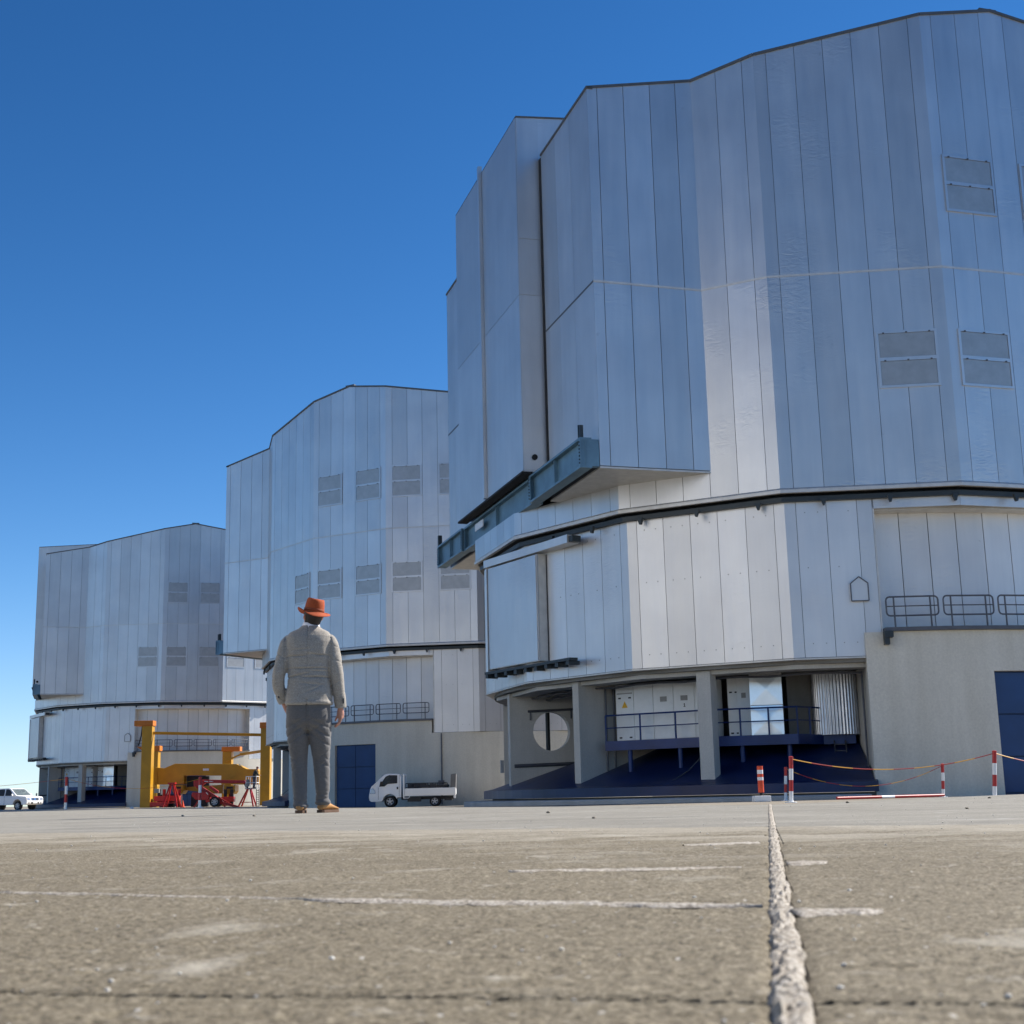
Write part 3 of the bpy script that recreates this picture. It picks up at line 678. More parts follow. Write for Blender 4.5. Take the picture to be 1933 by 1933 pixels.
def build_base(root, rz):
    # --- fixed drum: core + panels (recess between 0 and 44 degrees)
    m = MB(); m.ring([(13.9, ZDRUM0 + .03), (RD - .08, ZDRUM0 + .03), (RD - .08, ZDRUM1), (13.9, ZDRUM1)], -303.75 + 360 - 360, -11.25, 13)
    v0 = len(m.v)
    for k, xa, xb in ((0, -2.87, 0.0), (2, 0.0, 2.87)):
        phi = 22.5 * k
        m.slab([fpt(AD, phi, xa, ZDRUM0 + .03, -.06), fpt(AD, phi, xb, ZDRUM0 + .03, -.06), fpt(AD, phi, xb, ZDRUM1, -.06), fpt(AD, phi, xa, ZDRUM1, -.06)], fnorm(phi) * -.75)
    drum = m.build('drum', 'dark_core', root, rz=rz)
    h = RD * math.sin(rad(11.25))
    for k in list(range(-5, 1)) + [2, 3, 4, 5]:
        for x0, x1 in zip(XJ[:-1], XJ[1:]):
            if k == 0 and x0 >= -.5: continue
            if k == 2 and x1 <= .5: continue
            drum_panel(drum, k, x0, x1, ZDRUM0, ZDRUM1)
        if k == 0: drum_panel(drum, 0, -.5, .0, ZDRUM0, ZDRUM1)
        if k == 2: drum_panel(drum, 2, .0, .5, ZDRUM0, ZDRUM1)
        if k not in (0,): corner_trim(drum, 22.5 * k + 11.25, h - 2.5, ZDRUM0, ZDRUM1, 'drum_metal', AD, RD)
    # jambs of the recess
    for k, x in ((0, 0.0), (2, 0.0)):
        sg = 1 if k == 0 else -1; phi = 22.5 * k
        q = MB(); q.slab([fpt(AD, phi, x, ZDRUM0, .01), fpt(AD, phi, x + sg * .05, ZDRUM0, .01), fpt(AD, phi, x + sg * .05, ZDRUM1, .01), fpt(AD, phi, x, ZDRUM1, .01)], fnorm(phi) * -1.0); q.build('recess_jamb', 'flashing', drum)
    # drip edge below drum
    q = MB(); q.ring([(14.2, ZDRUM0 - .06), (RD + .03, ZDRUM0 - .06), (RD + .03, ZDRUM0 - .01), (14.2, ZDRUM0 - .01)], -123.75, -11.25, 5)
    q.slab([fpt(AD, 0, -2.87, ZDRUM0 - .06, .03), fpt(AD, 0, .05, ZDRUM0 - .06, .03), fpt(AD, 0, .05, ZDRUM0 - .01, .03), fpt(AD, 0, -2.87, ZDRUM0 - .01, .03)], fnorm(0) * -.5)
    q.build('drip_edge', 'flashing', drum)
    # --- recess with walkway
    rw = MB(); rw.ring([(13.2, 5.1), (13.56, 5.1), (13.56, ZDRUM1), (13.2, ZDRUM1)], 0, 45, 24); rec = rw.build('recess_wall', 'dark_core', root, rz=rz)
    npn = 11
    for i in range(npn):
        a, b = 45 * i / npn, 45 * (i + 1) / npn; e = .05
        q = MB(); q.slab([P(13.6, a + e, 5.15), P(13.6, b - e, 5.15), P(13.6, b - e, 9.15), P(13.6, a + e, 9.15)], P(1, (a + b) / 2) * .03); q.build('panel', 'recess_metal', rec)
    q = MB(); q.ring([(13.6, 9.14), (14.3, 9.14), (14.3, ZDRUM1), (13.6, ZDRUM1)], 0, 45, 16); q.build('recess_soffit', 'flashing', root, rz=rz)
    hd = MB()
    for phi, xa, xb in ((0, 0, 2.87), (22.5, -2.87, 2.87), (45, -2.87, 0)):
        hd.slab([fpt(AD, phi, xa, 9.18, -.03), fpt(AD, phi, xb, 9.18, -.03), fpt(AD, phi, xb, ZDRUM1, -.03), fpt(AD, phi, xa, ZDRUM1, -.03)], fnorm(phi) * .04)
    hd.build('recess_header', 'drum_metal', root, rz=rz)
    wk = MB(); wk.ring([(13.4, 5.06), (14.72, 5.06), (14.72, 5.18), (13.4, 5.18)], .3, 44.6, 24); walk = wk.build('walkway', 'rail_steel', root, rz=rz)
    for i in range(6): rail_section(walk, 14.62, .7 + 7.3 * i, 7.3 + 7.3 * i, 5.16)
    q = MB(); q.box(14.45, 14.9, .02, .3, 4.85, 5.05); q.box(14.5, 14.85, .02, .18, 4.62, 4.85); q.build('gutter_end', 'dark_steel', root, rz=rz)
    # little gabled cover on the drum
    q = MB(); pr = [(-.9 + x, z) for x, z in ((0, 6.1), (.56, 6.1), (.56, 6.68), (.28, 6.9), (0, 6.68))]
    q.slab([fpt(AD, 0, x, z, .0) for x, z in pr], fnorm(0) * .10); hb = q.build('hatch_cover', 'drum_metal', root, rz=rz)
    q = MB()
    for a, b in zip(pr, pr[1:] + pr[:1]): q.bar(fpt(AD, 0, a[0], a[1], .11), fpt(AD, 0, b[0], b[1], .11), .035, .03, fnorm(0))
    q.build('hatch_rim', 'rail_steel', hb)
    # --- sliding service door on the drum
    A, B = P(15.20, -43.0), P(15.32, -66.5); d = (B - A).normalized(); inn = Vector((-d.y, d.x, 0)); L = (B - A).length
    if inn.dot(A) > 0: inn = -inn
    def sb(s0, s1, d0, d1, z0, z1, q): q.slab([A + d * s0 + inn * d0 + Vector((0, 0, z0)), A + d * s1 + inn * d0 + Vector((0, 0, z0)), A + d * s1 + inn * d0 + Vector((0, 0, z1)), A + d * s0 + inn * d0 + Vector((0, 0, z1))], inn * (d1 - d0)); return q
    dr = sb(L * .36, L * .96, 0.06, .52, 4.98, 9.0, MB()).build('service_door', 'drum_metal', root, rz=rz)
    sb(L * .36 + .06, L * .96 - .02, .02, .055, 5.0, 8.98, MB()).build('door_skin', 'ribbed_metal', dr)
    sb(L * .355 - .02, L * .355 - .0, .08, .5, 4.98, 9.0, MB()).build('door_edge', 'flashing', dr)
    sb(L * .345, L * .352, .42, .62, 4.98, 9.0, MB()).build('door_gap_shade', 'black_rubber', dr)  # black strip put in for the shaded gap beside the door leaf
    sb(L * .965, L * .985, -.02, .5, 4.9, 9.0, MB()).build('door_post', 'drum_metal', dr)
    sb(0, L, -.02, .5, 9.06, 9.36, MB()).build('header_rail', 'drum_metal', root, rz=rz)
    sb(-.25, -.02, .05, .42, 9.08, 9.30, MB()).build('header_end', 'dark_steel', root, rz=rz)
    br_ = sb(.1, L + .1, .0, .35, 4.80, 4.90, MB())
    for k in range(9): sb(.2 + k * (L - .3) / 8, .4 + k * (L - .3) / 8, .03, .5, 4.66 - .02 * (k % 2), 4.8, br_)
    br_.build('bottom_track', 'dark_steel', root, rz=rz)
    # --- open bays: floor, fins, columns, ceiling
    q = MB(); q.ring([(9.0, 2.15), (14.62, .33), (14.62, .05), (9.0, .05)], -118, -2.3, 30); fl = q.build('sloped_floor', 'blue_floor', root, rz=rz)
    q = MB(); q.ring([(14.55, -.02), (14.86, -.02), (14.86, .30), (14.55, .36)], -95, -2.0, 30); q.build('floor_kerb', 'blue_floor', fl)
    q = MB(); q.ring([(14.1, -.9), (14.5, -.9), (14.5, -.03), (14.1, -.03)], -100, -1.0, 24); q.build('foundation', 'core_concrete', root, rz=rz)
    q = MB(); q.ring([(14.5, -.9), (15.7, -.9), (15.7, -.14), (15.66, -.10), (14.5, -.08)], -100, -3.2, 28); q.build('plinth', 'kerb_concrete', root, rz=rz)
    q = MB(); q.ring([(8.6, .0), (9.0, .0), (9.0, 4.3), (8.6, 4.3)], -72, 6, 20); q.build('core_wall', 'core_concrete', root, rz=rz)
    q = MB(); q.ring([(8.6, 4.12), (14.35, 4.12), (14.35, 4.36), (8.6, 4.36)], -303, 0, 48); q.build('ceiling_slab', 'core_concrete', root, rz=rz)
    q = MB(); q.ring([(13.4, 3.98), (14.3, 3.98), (14.3, 4.22), (13.4, 4.22)], -123.75, -11.25, 5); q.slab([fpt(14.03, 0, -2.79, 3.98), fpt(14.03, 0, -.45, 3.98), fpt(14.03, 0, -.45, 4.22), fpt(14.03, 0, -2.79, 4.22)], fnorm(0) * -.9); q.build('ring_beam', 'column_concrete', root, rz=rz)
    def fin(a, hole=False, r1=14.15):
        t = P(1, a + 90) * .34; q = MB(); r0, z0, z1 = 9.0, .15, 4.11
        if not hole: q.slab([P(r0, a, z0) - t / 2, P(r1, a, z0) - t / 2, P(r1, a, z1) - t / 2, P(r0, a, z1) - t / 2], t)
        else:
            rc, zc, rr = 12.42, 2.60, .77; n = 40; ci, ou = [], []
            for k in range(n):
                th = 2 * math.pi * (k + .5) / n; c, s = math.cos(th), math.sin(th)
                tx = ((r1 - rc) if c > 0 else (r0 - rc)) / c if abs(c) > 1e-6 else 1e9
                tz = ((z1 - zc) if s > 0 else (z0 - zc)) / s if abs(s) > 1e-6 else 1e9
                tt = min(tx, tz); ci.append((rc + rr * c, zc + rr * s)); ou.append((rc + tt * c, zc + tt * s))
            for cx, cz in ((r0, z0), (r1, z0), (r1, z1), (r0, z1)):
                i = min(range(n), key=lambda k: (ou[k][0] - cx) ** 2 + (ou[k][1] - cz) ** 2); ou[i] = (cx, cz)
            vs = [P(r, a, z) - t / 2 for r, z in ci + ou] + [P(r, a, z) + t / 2 for r, z in ci + ou]; fs = []
            for k in range(n):
                l = (k + 1) % n; fs += [(k, l, n + l, n + k), (2 * n + k, 3 * n + k, 3 * n + l, 2 * n + l), (k, 2 * n + k, 2 * n + l, l), (n + k, n + l, 3 * n + l, 3 * n + k)]
            q.add(vs, fs)
        return q.build('fin_wall', 'column_concrete', root, rz=rz)
    fin(-46.9); fin(-70.3, True); fin(-1.25, False, 14.08)
    q = MB(); 
    for a in (-24.2, -93.5):
      q = MB(); t = P(1, a + 90); rd_ = P(1, a)
      q.slab([rd_ * 13.62 - t * .25 + Vector((0, 0, .3)), rd_ * 14.14 - t * .25 + Vector((0, 0, .3)), rd_ * 14.14 + t * .25 + Vector((0, 0, .3)), rd_ * 13.62 + t * .25 + Vector((0, 0, .3))], (0, 0, 3.8)); q.build('column', 'column_concrete', root, rz=rz)
    # pipe and cable details on the holed wall
    q = MB(); e = P(1, -70.3 + 90) * .2
    q.tube([P(14.0, -70.3, 1.25) + e, P(11.0, -70.3, 1.32) + e], .07, 8); q.tube([P(13.4, -70.3, 3.4) + e, P(10.8, -70.3, 3.5) + e], .05, 8)
    q.tube([P(13.3, -70.3, 3.45) + e, P(13.3, -70.3, 3.05) + e], .03, 6); q.tube([P(11.6, -70.3, 3.5) + e, P(11.6, -70.3, 3.1) + e], .03, 6)
    q.build('pipe', 'rail_steel', root, rz=rz, smooth=50)
    q = MB(); q.tube([P(12.3, -96.2, .3), P(12.3, -96.2, 4.1)], .10, 8); q.build('steel_post', 'dark_steel', root, rz=rz, smooth=50)
    # conduits and cable trays under the ceiling
    for rr_, zz_, a_, b_ in ((13.2, 3.92, -70, -47.6), (12.6, 3.86, -70, -47.6), (13.3, 3.90, -46.2, -2.5)):
        q = MB(); q.tube([P(rr_, a_ + (b_ - a_) * i / 10, zz_ - (.05 if i % 3 == 1 else 0)) for i in range(11)], .045, 6); q.build('conduit', 'rail_steel', root, rz=rz, smooth=50)
    for a_, r_, z0_, z1_ in ((-45.9, 12.9, .9, 3.9), (-45.9, 12.5, 1.0, 3.9), (-2.4, 13.2, .4, 3.9)):
        q = MB(); q.tube([P(r_, a_, z0_), P(r_, a_, z1_)], .035, 6); q.build('conduit', 'rail_steel', root, rz=rz, smooth=50)
    q = MB(); q.tube([P(12.3, -27.5, 1.7), P(12.9, -27.8, 1.2), P(13.4, -28.6, .8), P(14.2, -29.6, .45)], .02, 6); q.build('hanging_cable', 'rail_steel', root, rz=rz)
    # --- blue platform
    deck = [P(13.3, -44.2), P(12.75, -25.6), P(12.3, -12.4), P(10.9, -8.8), P(10.9, -3.0), P(9.05, -3.0), P(9.05, -10), P(9.05, -18), P(9.05, -26), P(9.05, -34), P(9.05, -44.2)]
    q = MB(); q.slab([p + Vector((0, 0, 1.70)) for p in deck], (0, 0, .22)); pf = q.build('platform', 'blue_paint', root, rz=rz)
    q = MB()
    for a, b in zip(deck[:4], deck[1:5]): q.bar(a + Vector((0, 0, 1.78)) + a.normalized() * .04, b + Vector((0, 0, 1.78)) + b.normalized() * .04, .06, .34)
    q.build('edge_beam', 'blue_paint', pf)
    for pa, pb, ns in ((deck[0], deck[1], 3), (deck[1], deck[2], 3), (deck[2], deck[3], 2)):
        q = MB(); U = Vector((0, 0, 1))
        a, b = pa + U * 1.92, pb + U * 1.92
        q.tube([a + U * .95, b + U * .95], .032, 6); q.tube([a + U * .5, b + U * .5], .022, 6)
        for i in range(ns + 1):
            p = a + (b - a) * (i / ns); q.tube([p - U * .1, p + U * .95], .032, 6)
        q.build('guard_rail', 'blue_paint', pf, smooth=50)
    q = MB(); a, b = deck[3] + Vector((0, 0, 1.92)), P(10.9, -3.6, 1.92); U = Vector((0, 0, 1)); dd = (b - a)
    q.tube([a + U * .9, a + dd * .7 + U * .92, a + dd * .80 + U * .9, a + dd * .85 + U * .8, b + U * 0], .03, 6); q.tube([a + U * .48, a + dd * .93 + U * .48], .02, 6); q.tube([a, a + U * .95], .045, 6); q.build('guard_rail', 'blue_paint', pf, smooth=50)
    for r, a in ((12.95, -40.5), (12.7, -31.5), (12.3, -21.5), (12.1, -14)):
        q = MB(); q.tube([P(r, a, .55), P(r, a, 1.72)], .085, 8); q.build('support_post', 'blue_paint', pf, smooth=50)
    # ladder from the landing
    q = MB(); a, b = P(11.0, -6.9), P(11.0, -4.9); f = P(1.9, -5.9)
    for s in (a, b): q.bar(s + Vector((0, 0, 1.7)), s + f + Vector((0, 0, .35)), .04, .08)
    for i in range(6):
        w = (i + .5) / 6; q.tube([a + f * w + Vector((0, 0, 1.7 - 1.35 * w)), b + f * w + Vector((0, 0, 1.7 - 1.35 * w))], .02, 6)
    q.build('ladder', 'rail_steel', pf)
    # silver duct with cross-broken sheets
    ca, cb = P(11.95, -20.3), P(11.75, -15.0); dd = (cb - ca); nn_ = Vector((dd.y, -dd.x, 0)).normalized()
    if nn_.dot(ca) < 0: nn_ = -nn_
    q = MB()
    for z0, z1 in ((1.93, 2.98), (3.0, 4.1)):
        c0, c1, c2, c3 = ca + Vector((0, 0, z0)), cb + Vector((0, 0, z0)), cb + Vector((0, 0, z1)), ca + Vector((0, 0, z1)); mid = (c0 + c2) / 2 + nn_ * .022
        bk = [c - nn_ * .9 for c in (c0, c1, c2, c3)]
        q.add([c0, c1, c2, c3, mid] + bk, [(0, 1, 4), (1, 2, 4), (2, 3, 4), (3, 0, 4), (0, 3, 8, 5), (1, 6, 7, 2), (3, 2, 7, 8), (0, 5, 6, 1)])
    q.build('air_duct', 'duct_silver', root, rz=rz)
    # dark service panels beside the duct
    q = MB(); a, b = P(11.2, -14.6), P(10.4, -10.2)
    q.slab([a + Vector((0, 0, 1.93)), b + Vector((0, 0, 1.93)), b + Vector((0, 0, 4.1)), a + Vector((0, 0, 4.1))], -nn_ * .4); q.build('service_panel', 'core_concrete', root, rz=rz)
    # corrugated tank
    q = MB(); c = P(10.45, -5.9); n = 368; pr = [(.84 + .018 * math.cos(k / n * 2 * math.pi * 46), k / n * 2 * math.pi) for k in range(n)]
    q.loft([[c + Vector((r * math.cos(a), r * math.sin(a), z)) for r, a in pr] for z in (1.93, 4.1)]); q.build('corrugated_tank', 'galvanised', root, rz=rz, smooth=60)
    bx = MB(); bx.slab([P(14.3, -71.8, 1.0), P(14.3, -72.4, 1.0), P(14.3, -72.4, 1.5), P(14.3, -71.8, 1.5)], P(.12, -71.8)); bx.build('socket_box', 'label_grey', root, rz=rz)

def build_wall(root, rz, d0, d1):
    q = MB(); Ro, Ri = 14.55, 14.1
    def seg(a, b, z0, z1): q.ring([(Ri, z0), (Ro, z0), (Ro, z1), (Ri, z1)], a, b, max(2, int((b - a) / 1.5)))
    seg(-2.2, d0, -.9, 5.055); seg(d0, d1, 3.72, 5.055); seg(d1, 44.4, -.9, 5.055); seg(44.4, 110, -.9, 4.29)
    w = q.build('concrete_wall', 'wall_concrete', root, rz=rz, smooth=30)
    q = MB(); q.slab([P(14.35, d0, -.9), P(14.35, d1, -.9), P(14.35, d1, 3.75), P(14.35, d0, 3.75)], P(-.1, (d0 + d1) / 2)); door = q.build('blue_gate', 'blue_door', root, rz=rz)
    dm = (d0 + d1) / 2
    for a, b in ((d0 + .25, dm - .06), (dm + .06, d1 - .25)):
        for z0, z1 in ((-.15, .95), (1.0, 2.3), (2.35, 3.66)):
            q = MB(); q.slab([P(14.37, a, z0), P(14.37, b, z0), P(14.37, b, z1), P(14.37, a, z1)], P(.04, dm)); q.build('gate_panel', 'blue_door', door)
    q = MB(); q.slab([P(15.4, d0 - 6, -.9), P(15.4, d1 + 30, -.9), P(14.5, d1 + 30, -.9), P(14.5, d0 - 6, -.9)], (0, 0, .72))
    return w

ENC = (('M', (13.409, 59.013, 0.0), -163.43, -95.7, (14.0, 27.5), 'large silver telescope enclosure filling the right, its grey corrugated doors facing left'),
       ('B', (-3.429, 101.103, -.234), -209.58, -141.9, (17.2, 29.6), 'middle silver telescope enclosure behind the man in the orange hat'),
       ('C', (-36.007, 148.25, -.07), -162.66, -93.9, (14.0, 27.5), 'farthest silver telescope enclosure at left, behind the yellow lifting frame'))
roots = {}
tmpl = None
for key, loc, ax, a0, dd, lab in ENC:
    r = thing('telescope_enclosure', loc, lab, 'telescope dome', 'telescope enclosures on the platform'); roots[key] = r
    if tmpl is None:
        build_upper(r, 0.0); upper = [o for o in bpy.data.objects if o.parent == r]
        build_base(r, 0.0); base = [o for o in bpy.data.objects if o.parent == r and o not in upper]
        tmpl = (upper, base); index_children()
        uloc = {o.name: o.location.copy() for o in upper}
    else:
        cu = [copy_obj(o, r) for o in tmpl[0]]; cb_ = [copy_obj(o, r) for o in tmpl[1]]
        store = (cu, cb_)
    us, bs = (tmpl if key == 'M' else store)
    for o, src in zip(us, tmpl[0]):
        o.rotation_euler.z = rad(ax); o.location = Matrix.Rotation(rad(ax), 3, 'Z') @ uloc[src.name]
    for o in bs: o.rotation_euler.z = rad(a0)
    build_wall(r, rad(a0), *dd)
    if key == 'B':
        q = MB(); q.tube([P(14.6, 46.8, -.1), P(14.6, 46.8, 4.25)], .045, 8); q.build('downpipe', 'rail_steel', r, rz=rad(a0), smooth=50)
        q = MB(); q.slab([P(14.56, 46.0, .9), P(14.56, 47.4, .9), P(14.56, 47.4, 1.35), P(14.56, 46.0, 1.35)], P(.18, 46.7)); q.build('switch_box', 'rail_steel', r, rz=rad(a0))

# the fourth enclosure of the platform stands left of the camera, outside the picture; the near dome mirrors its sunlit side, whitened to brighten that reflection
r4 = thing('telescope_enclosure', (-32.9, 17.0, 0.0), 'sunlit telescope enclosure left of the camera, outside the picture, whitened for its reflection', 'telescope dome', 'telescope enclosures on the platform')
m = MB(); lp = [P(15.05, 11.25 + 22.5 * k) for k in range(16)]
m.add([(p.x, p.y, 9.9) for p in lp] + [(p.x, p.y, roof(p.x) - .05) for p in lp], [(i, (i + 1) % 16, 16 + (i + 1) % 16, 16 + i) for i in range(16)] + [tuple(range(16, 32))]); m.build('rotating_dome', 'reflection_white', r4, rz=rad(-130))
m = MB(); m.ring([(13.0, 4.3), (14.7, 4.3), (14.7, 9.5), (13.0, 9.5)], 11.25, 371.25, 16); m.build('drum', 'reflection_white', r4, rz=rad(-20))
m = MB(); m.ring([(13.0, 9.5), (14.9, 9.5), (14.9, 9.9), (13.0, 9.9)], 11.25, 371.25, 16); m.build('rail_ring', 'dark_steel', r4)
m = MB(); m.ring([(13.6, -.6), (14.4, -.6), (14.4, 4.3), (13.6, 4.3)], 0, 360, 48); m.build('concrete_wall', 'wall_concrete', r4)

# electrical cabinets standing on the blue platforms
ords = ('first', 'second', 'third', 'fourth', 'fifth')
def cabinet(root, rz, a, ra, b, rb, label, group, detail):
    A, B = P(ra, a, 1.93), P(rb, b, 1.93); d = (B - A); n = Vector((d.y, -d.x, 0)).normalized()
    if n.dot(A) < 0: n = -n
    M_ = Matrix.Translation(root.location) @ Matrix.Rotation(rz, 4, 'Z'); A = M_ @ A; B = M_ @ B; n = Matrix.Rotation(rz, 3, 'Z') @ n
    d = (B - A); L = d.length; d.normalize(); t = thing('electrical_cabinet', A, label, 'cabinet', group)
    def bx(s0, s1, d0, d1, z0, z1, nm, mt, par=t):
        q = MB(); q.slab([d * s0 + n * d0 + Vector((0, 0, z0)), d * s1 + n * d0 + Vector((0, 0, z0)), d * s1 + n * d0 + Vector((0, 0, z1)), d * s0 + n * d0 + Vector((0, 0, z1))], n * (d1 - d0)); return q.build(nm, mt, par)
    bx(.0, L, -.7, 0, 0, 2.06, 'body', 'white_enamel'); dr = bx(.025, L - .025, .004, .025, .06, 2.0, 'door', 'white_enamel')
    if 'tri' in detail:
        c = d * (L * .5) + n * .028 + Vector((0, 0, 1.22)); q = MB(); q.slab([c + d * -.13, c + d * .13, c + Vector((0, 0, .24))], n * .006); q.build('warning_sign', 'sign_yellow', dr)
        bx(.08, L - .08, .026, .05, 1.72, 1.76, 'grille', 'label_grey', dr)
    if 'plate' in detail:
        bx(L * .33, L * .66, .026, .034, 1.36, 1.54, 'name_plate', 'label_grey', dr)
    if 'one' in detail:
        q = MB(); cc = d * (L * .5) + n * .028 + Vector((0, 0, 1.13)); q.slab([cc - d * .015, cc + d * .015, cc + d * .015 + Vector((0, 0, .13)), cc - d * .015 + Vector((0, 0, .13))], n * .004)
        q.slab([cc - d * .04, cc + d * .04, cc + d * .04 + Vector((0, 0, .02)), cc - d * .04 + Vector((0, 0, .02))], n * .0045); q.slab([cc - d * .045 + Vector((0, 0, .09)), cc - d * .015 + Vector((0, 0, .12)), cc - d * .015 + Vector((0, 0, .095))], n * .0045); q.build('number_one', 'button_black', dr)
    if 'knob' in detail:
        for z in (.35, .95, 1.4, 1.82):
            q = MB(); q.disc_wheel(d * (L * .86) + n * .03 + Vector((0, 0, z)), n, [(.05, 0), (.05, .03), (.02, .035)], 10); q.build('knob', 'button_black', dr, smooth=30)
    if 'latch' in detail:
        for sx in (.18, .72):
            for z in (.12, 1.55): bx(L * sx, L * sx + .1, .026, .05, z, z + .05, 'latch', 'button_black', dr)
    return t
for key, who in (('M', 'nearest telescope'), ('C', 'farthest telescope')):
    r = roots[key]; a0 = [e[3] for e in ENC if e[0] == key][0]
    dets = (('tri', 'latch'), ('x',), ('plate',), ('plate', 'one'), ('knob', 'plateX'))
    extra = (', yellow warning triangle', ', plain door', ', small grey plate', ', plate over digit 1', ', four black knobs') if key == 'M' else ('',) * 5
    for i in range(5):
        f0, f1 = i / 5, (i + 1) / 5; al = lambda f: -44.3 + (-25.9 + 44.3) * f; rl = lambda f: 12.72 + (12.1 - 12.72) * f
        cabinet(r, rad(a0), al(f0), rl(f0), al(f1), rl(f1), '%s white cabinet from the left, %s platform%s' % (ords[i], who, extra[i]), 'white cabinets on the %s platform' % who, dets[i])
    for i, (a, b) in enumerate(((-24.6, -22.9), (-22.9, -20.6))):
        cabinet(r, rad(a0), a, 11.75, b, 11.65, 'white cabinet just right of the concrete column on the %s, %s' % (who, ('beside the column', 'beside the silver duct')[i]), 'white cabinets on the %s platform' % who, ('latch',) if i == 0 else ('plate',))
# ================================================================ street furniture and machines
def pt_at_y(u, v, y):
    d = fwd * F_PX + rt * (u - W_PX / 2) - up * (v - W_PX / 2); t = y / d.y
    return Vector((d.x * t, y, HC + d.z * t))
UZ = Vector((0, 0, 1))
def barrier_post(loc, h, lean, label, r=.045):
    t = thing('barrier_post', loc, label, 'post', 'red and white barrier posts'); tp = Vector((lean[0], lean[1], h))
    for i in range(4):
        q = MB(); q.tube([tp * (i / 4), tp * ((i + 1) / 4)], r, 14); q.build('band', 'post_white' if i % 2 == 0 else 'post_red', t, smooth=40)
    q = MB(); q.disc_wheel((0, 0, 0), (0, 0, 1), [(.13, 0), (.13, .015), (r + .01, .02), (r + .01, .05)], 16); q.build('foot_plate', 'post_white', t, smooth=30)
    q = MB(); q.disc_wheel(tp, tp, [(r, -.002), (r + .006, .0), (r + .006, .015), (r * .5, .028)], 14); q.build('cap', 'post_red', t, smooth=30)
    return t, Vector(loc) + tp
def gz(x, y): return ground_z(x, y)
def post_at(u0, v0, u1, y, label):           # top pixel in the survey photo, foot column
    top = pt_at_y(u0, v0, y); b = pt_at_y(u1, 1510, y); z = gz(b.x, y)
    return barrier_post((b.x, y, z), top.z - z, (top.x - b.x, 0), label)
_, pA = post_at(1493, 1430, 1493, 30.0, 'near red and white post left of the sagging chain, beside the long pavement joint')
_, pB = post_at(1877, 1419, 1878, 30.0, 'tall red and white post in front of the blue gate at right')
_, pC = post_at(1779, 1443, 1781, 41.0, 'smaller red and white post before the pale wall, behind the chain')
_, pD = post_at(1483, 1449, 1483, 41.0, 'thin far post half hidden left of the nearer red and white post')
def post_pav(u, v0, y, label):
    top = pt_at_y(u, v0, y); z = max(gz(top.x, y), -.05); return barrier_post((top.x, y, z), top.z - z, (0, 0), label)
_, pE = post_pav(126, 1468, 43.0, 'lone red and white post before the open bay of the farthest telescope')
_, pF = post_pav(378, 1468, 43.0, 'red and white post in front of the red boom lift')
def chain(a, b, sag, seg, r, label, n=64, half=False):
    a = Vector(a) - UZ * .03; b = Vector(b) - UZ * .03; L = (b - a).length; q = MB(); k = max(2, int(round(L / seg)))
    def pt(t): return a + (b - a) * t - UZ * (sag * 4 * t * (1 - t))
    t = thing('barrier_chain', a, label, 'chain', 'sagging barrier chains')
    for i in range(k):
        q = MB(); pts = [pt((i + j / 6) / k) - a for j in range(7)]; q.tube(pts, r, 6); q.build('link_run', 'chain_yellow' if i % 2 == 0 else 'chain_red', t, smooth=60)
    return t
chain(pA, pB, .28, .42, .011, 'yellow and red chain hung between the two nearest posts at right')
chain(pB, pB + Vector((4.2, .3, .02)), .35, .42, .011, 'yellow and red chain running off the right edge from the tallest post')
chain(pD, pC, .55, .40, .010, 'lower far chain sagging behind the nearer chain at right')
chain(pE + Vector((-7.5, 0, -.12)), pE, .18, .5, .006, 'thin chain running left from the lone post above the pickup')
chain(pE, pF, .30, .45, .006, 'thin chain sagging across the dark bay of the farthest telescope')
# flexible delineator
tp = pt_at_y(1434, 1446, 37.5); z0 = gz(tp.x, 37.5); H = tp.z - z0
t = thing('delineator_post', (tp.x, 37.5, z0), 'short orange delineator with two white bands on a pale block', 'post')
q = MB(); q.box(-.22, .22, -.22, .22, 0, .16); q.build('base_block', 'post_white', t, bevel=.02)
q = MB(); q.disc_wheel((0, 0, 0), UZ, [(.05, .15), (.04, .24), (.085, .26)], 14); q.build('stem', 'black_rubber', t, smooth=40)
for a, b, mt in ((.26, .60, 'delineator_orange'), (.60, .69, 'post_white'), (.69, .78, 'delineator_orange'), (.78, .89, 'post_white'), (.89, 1.0, 'delineator_orange')):
    q = MB(); q.disc_wheel((0, 0, 0), UZ, [(.08, H * a), (.08, H * b)], 16); q.build('sleeve', mt, t, smooth=40)
# pole lying on the ground
a = pt_at_y(1580, 1507.5, 34.0); b = pt_at_y(1782, 1503.5, 36.0); a.z = gz(a.x, 34) + .06; b.z = gz(b.x, 36) + .06
a.z = b.z = max(a.z, b.z); t = thing('barrier_pole', a, 'red and white pole lying on the ground below the chain', 'pole')
for i, (f0, f1, mt) in enumerate(((0, .40, 'post_red'), (.40, .52, 'post_white'), (.52, 1, 'post_red'))):
    q = MB(); q.tube([(b - a) * f0, (b - a) * f1], .035, 12); q.build('band', mt, t, smooth=40)

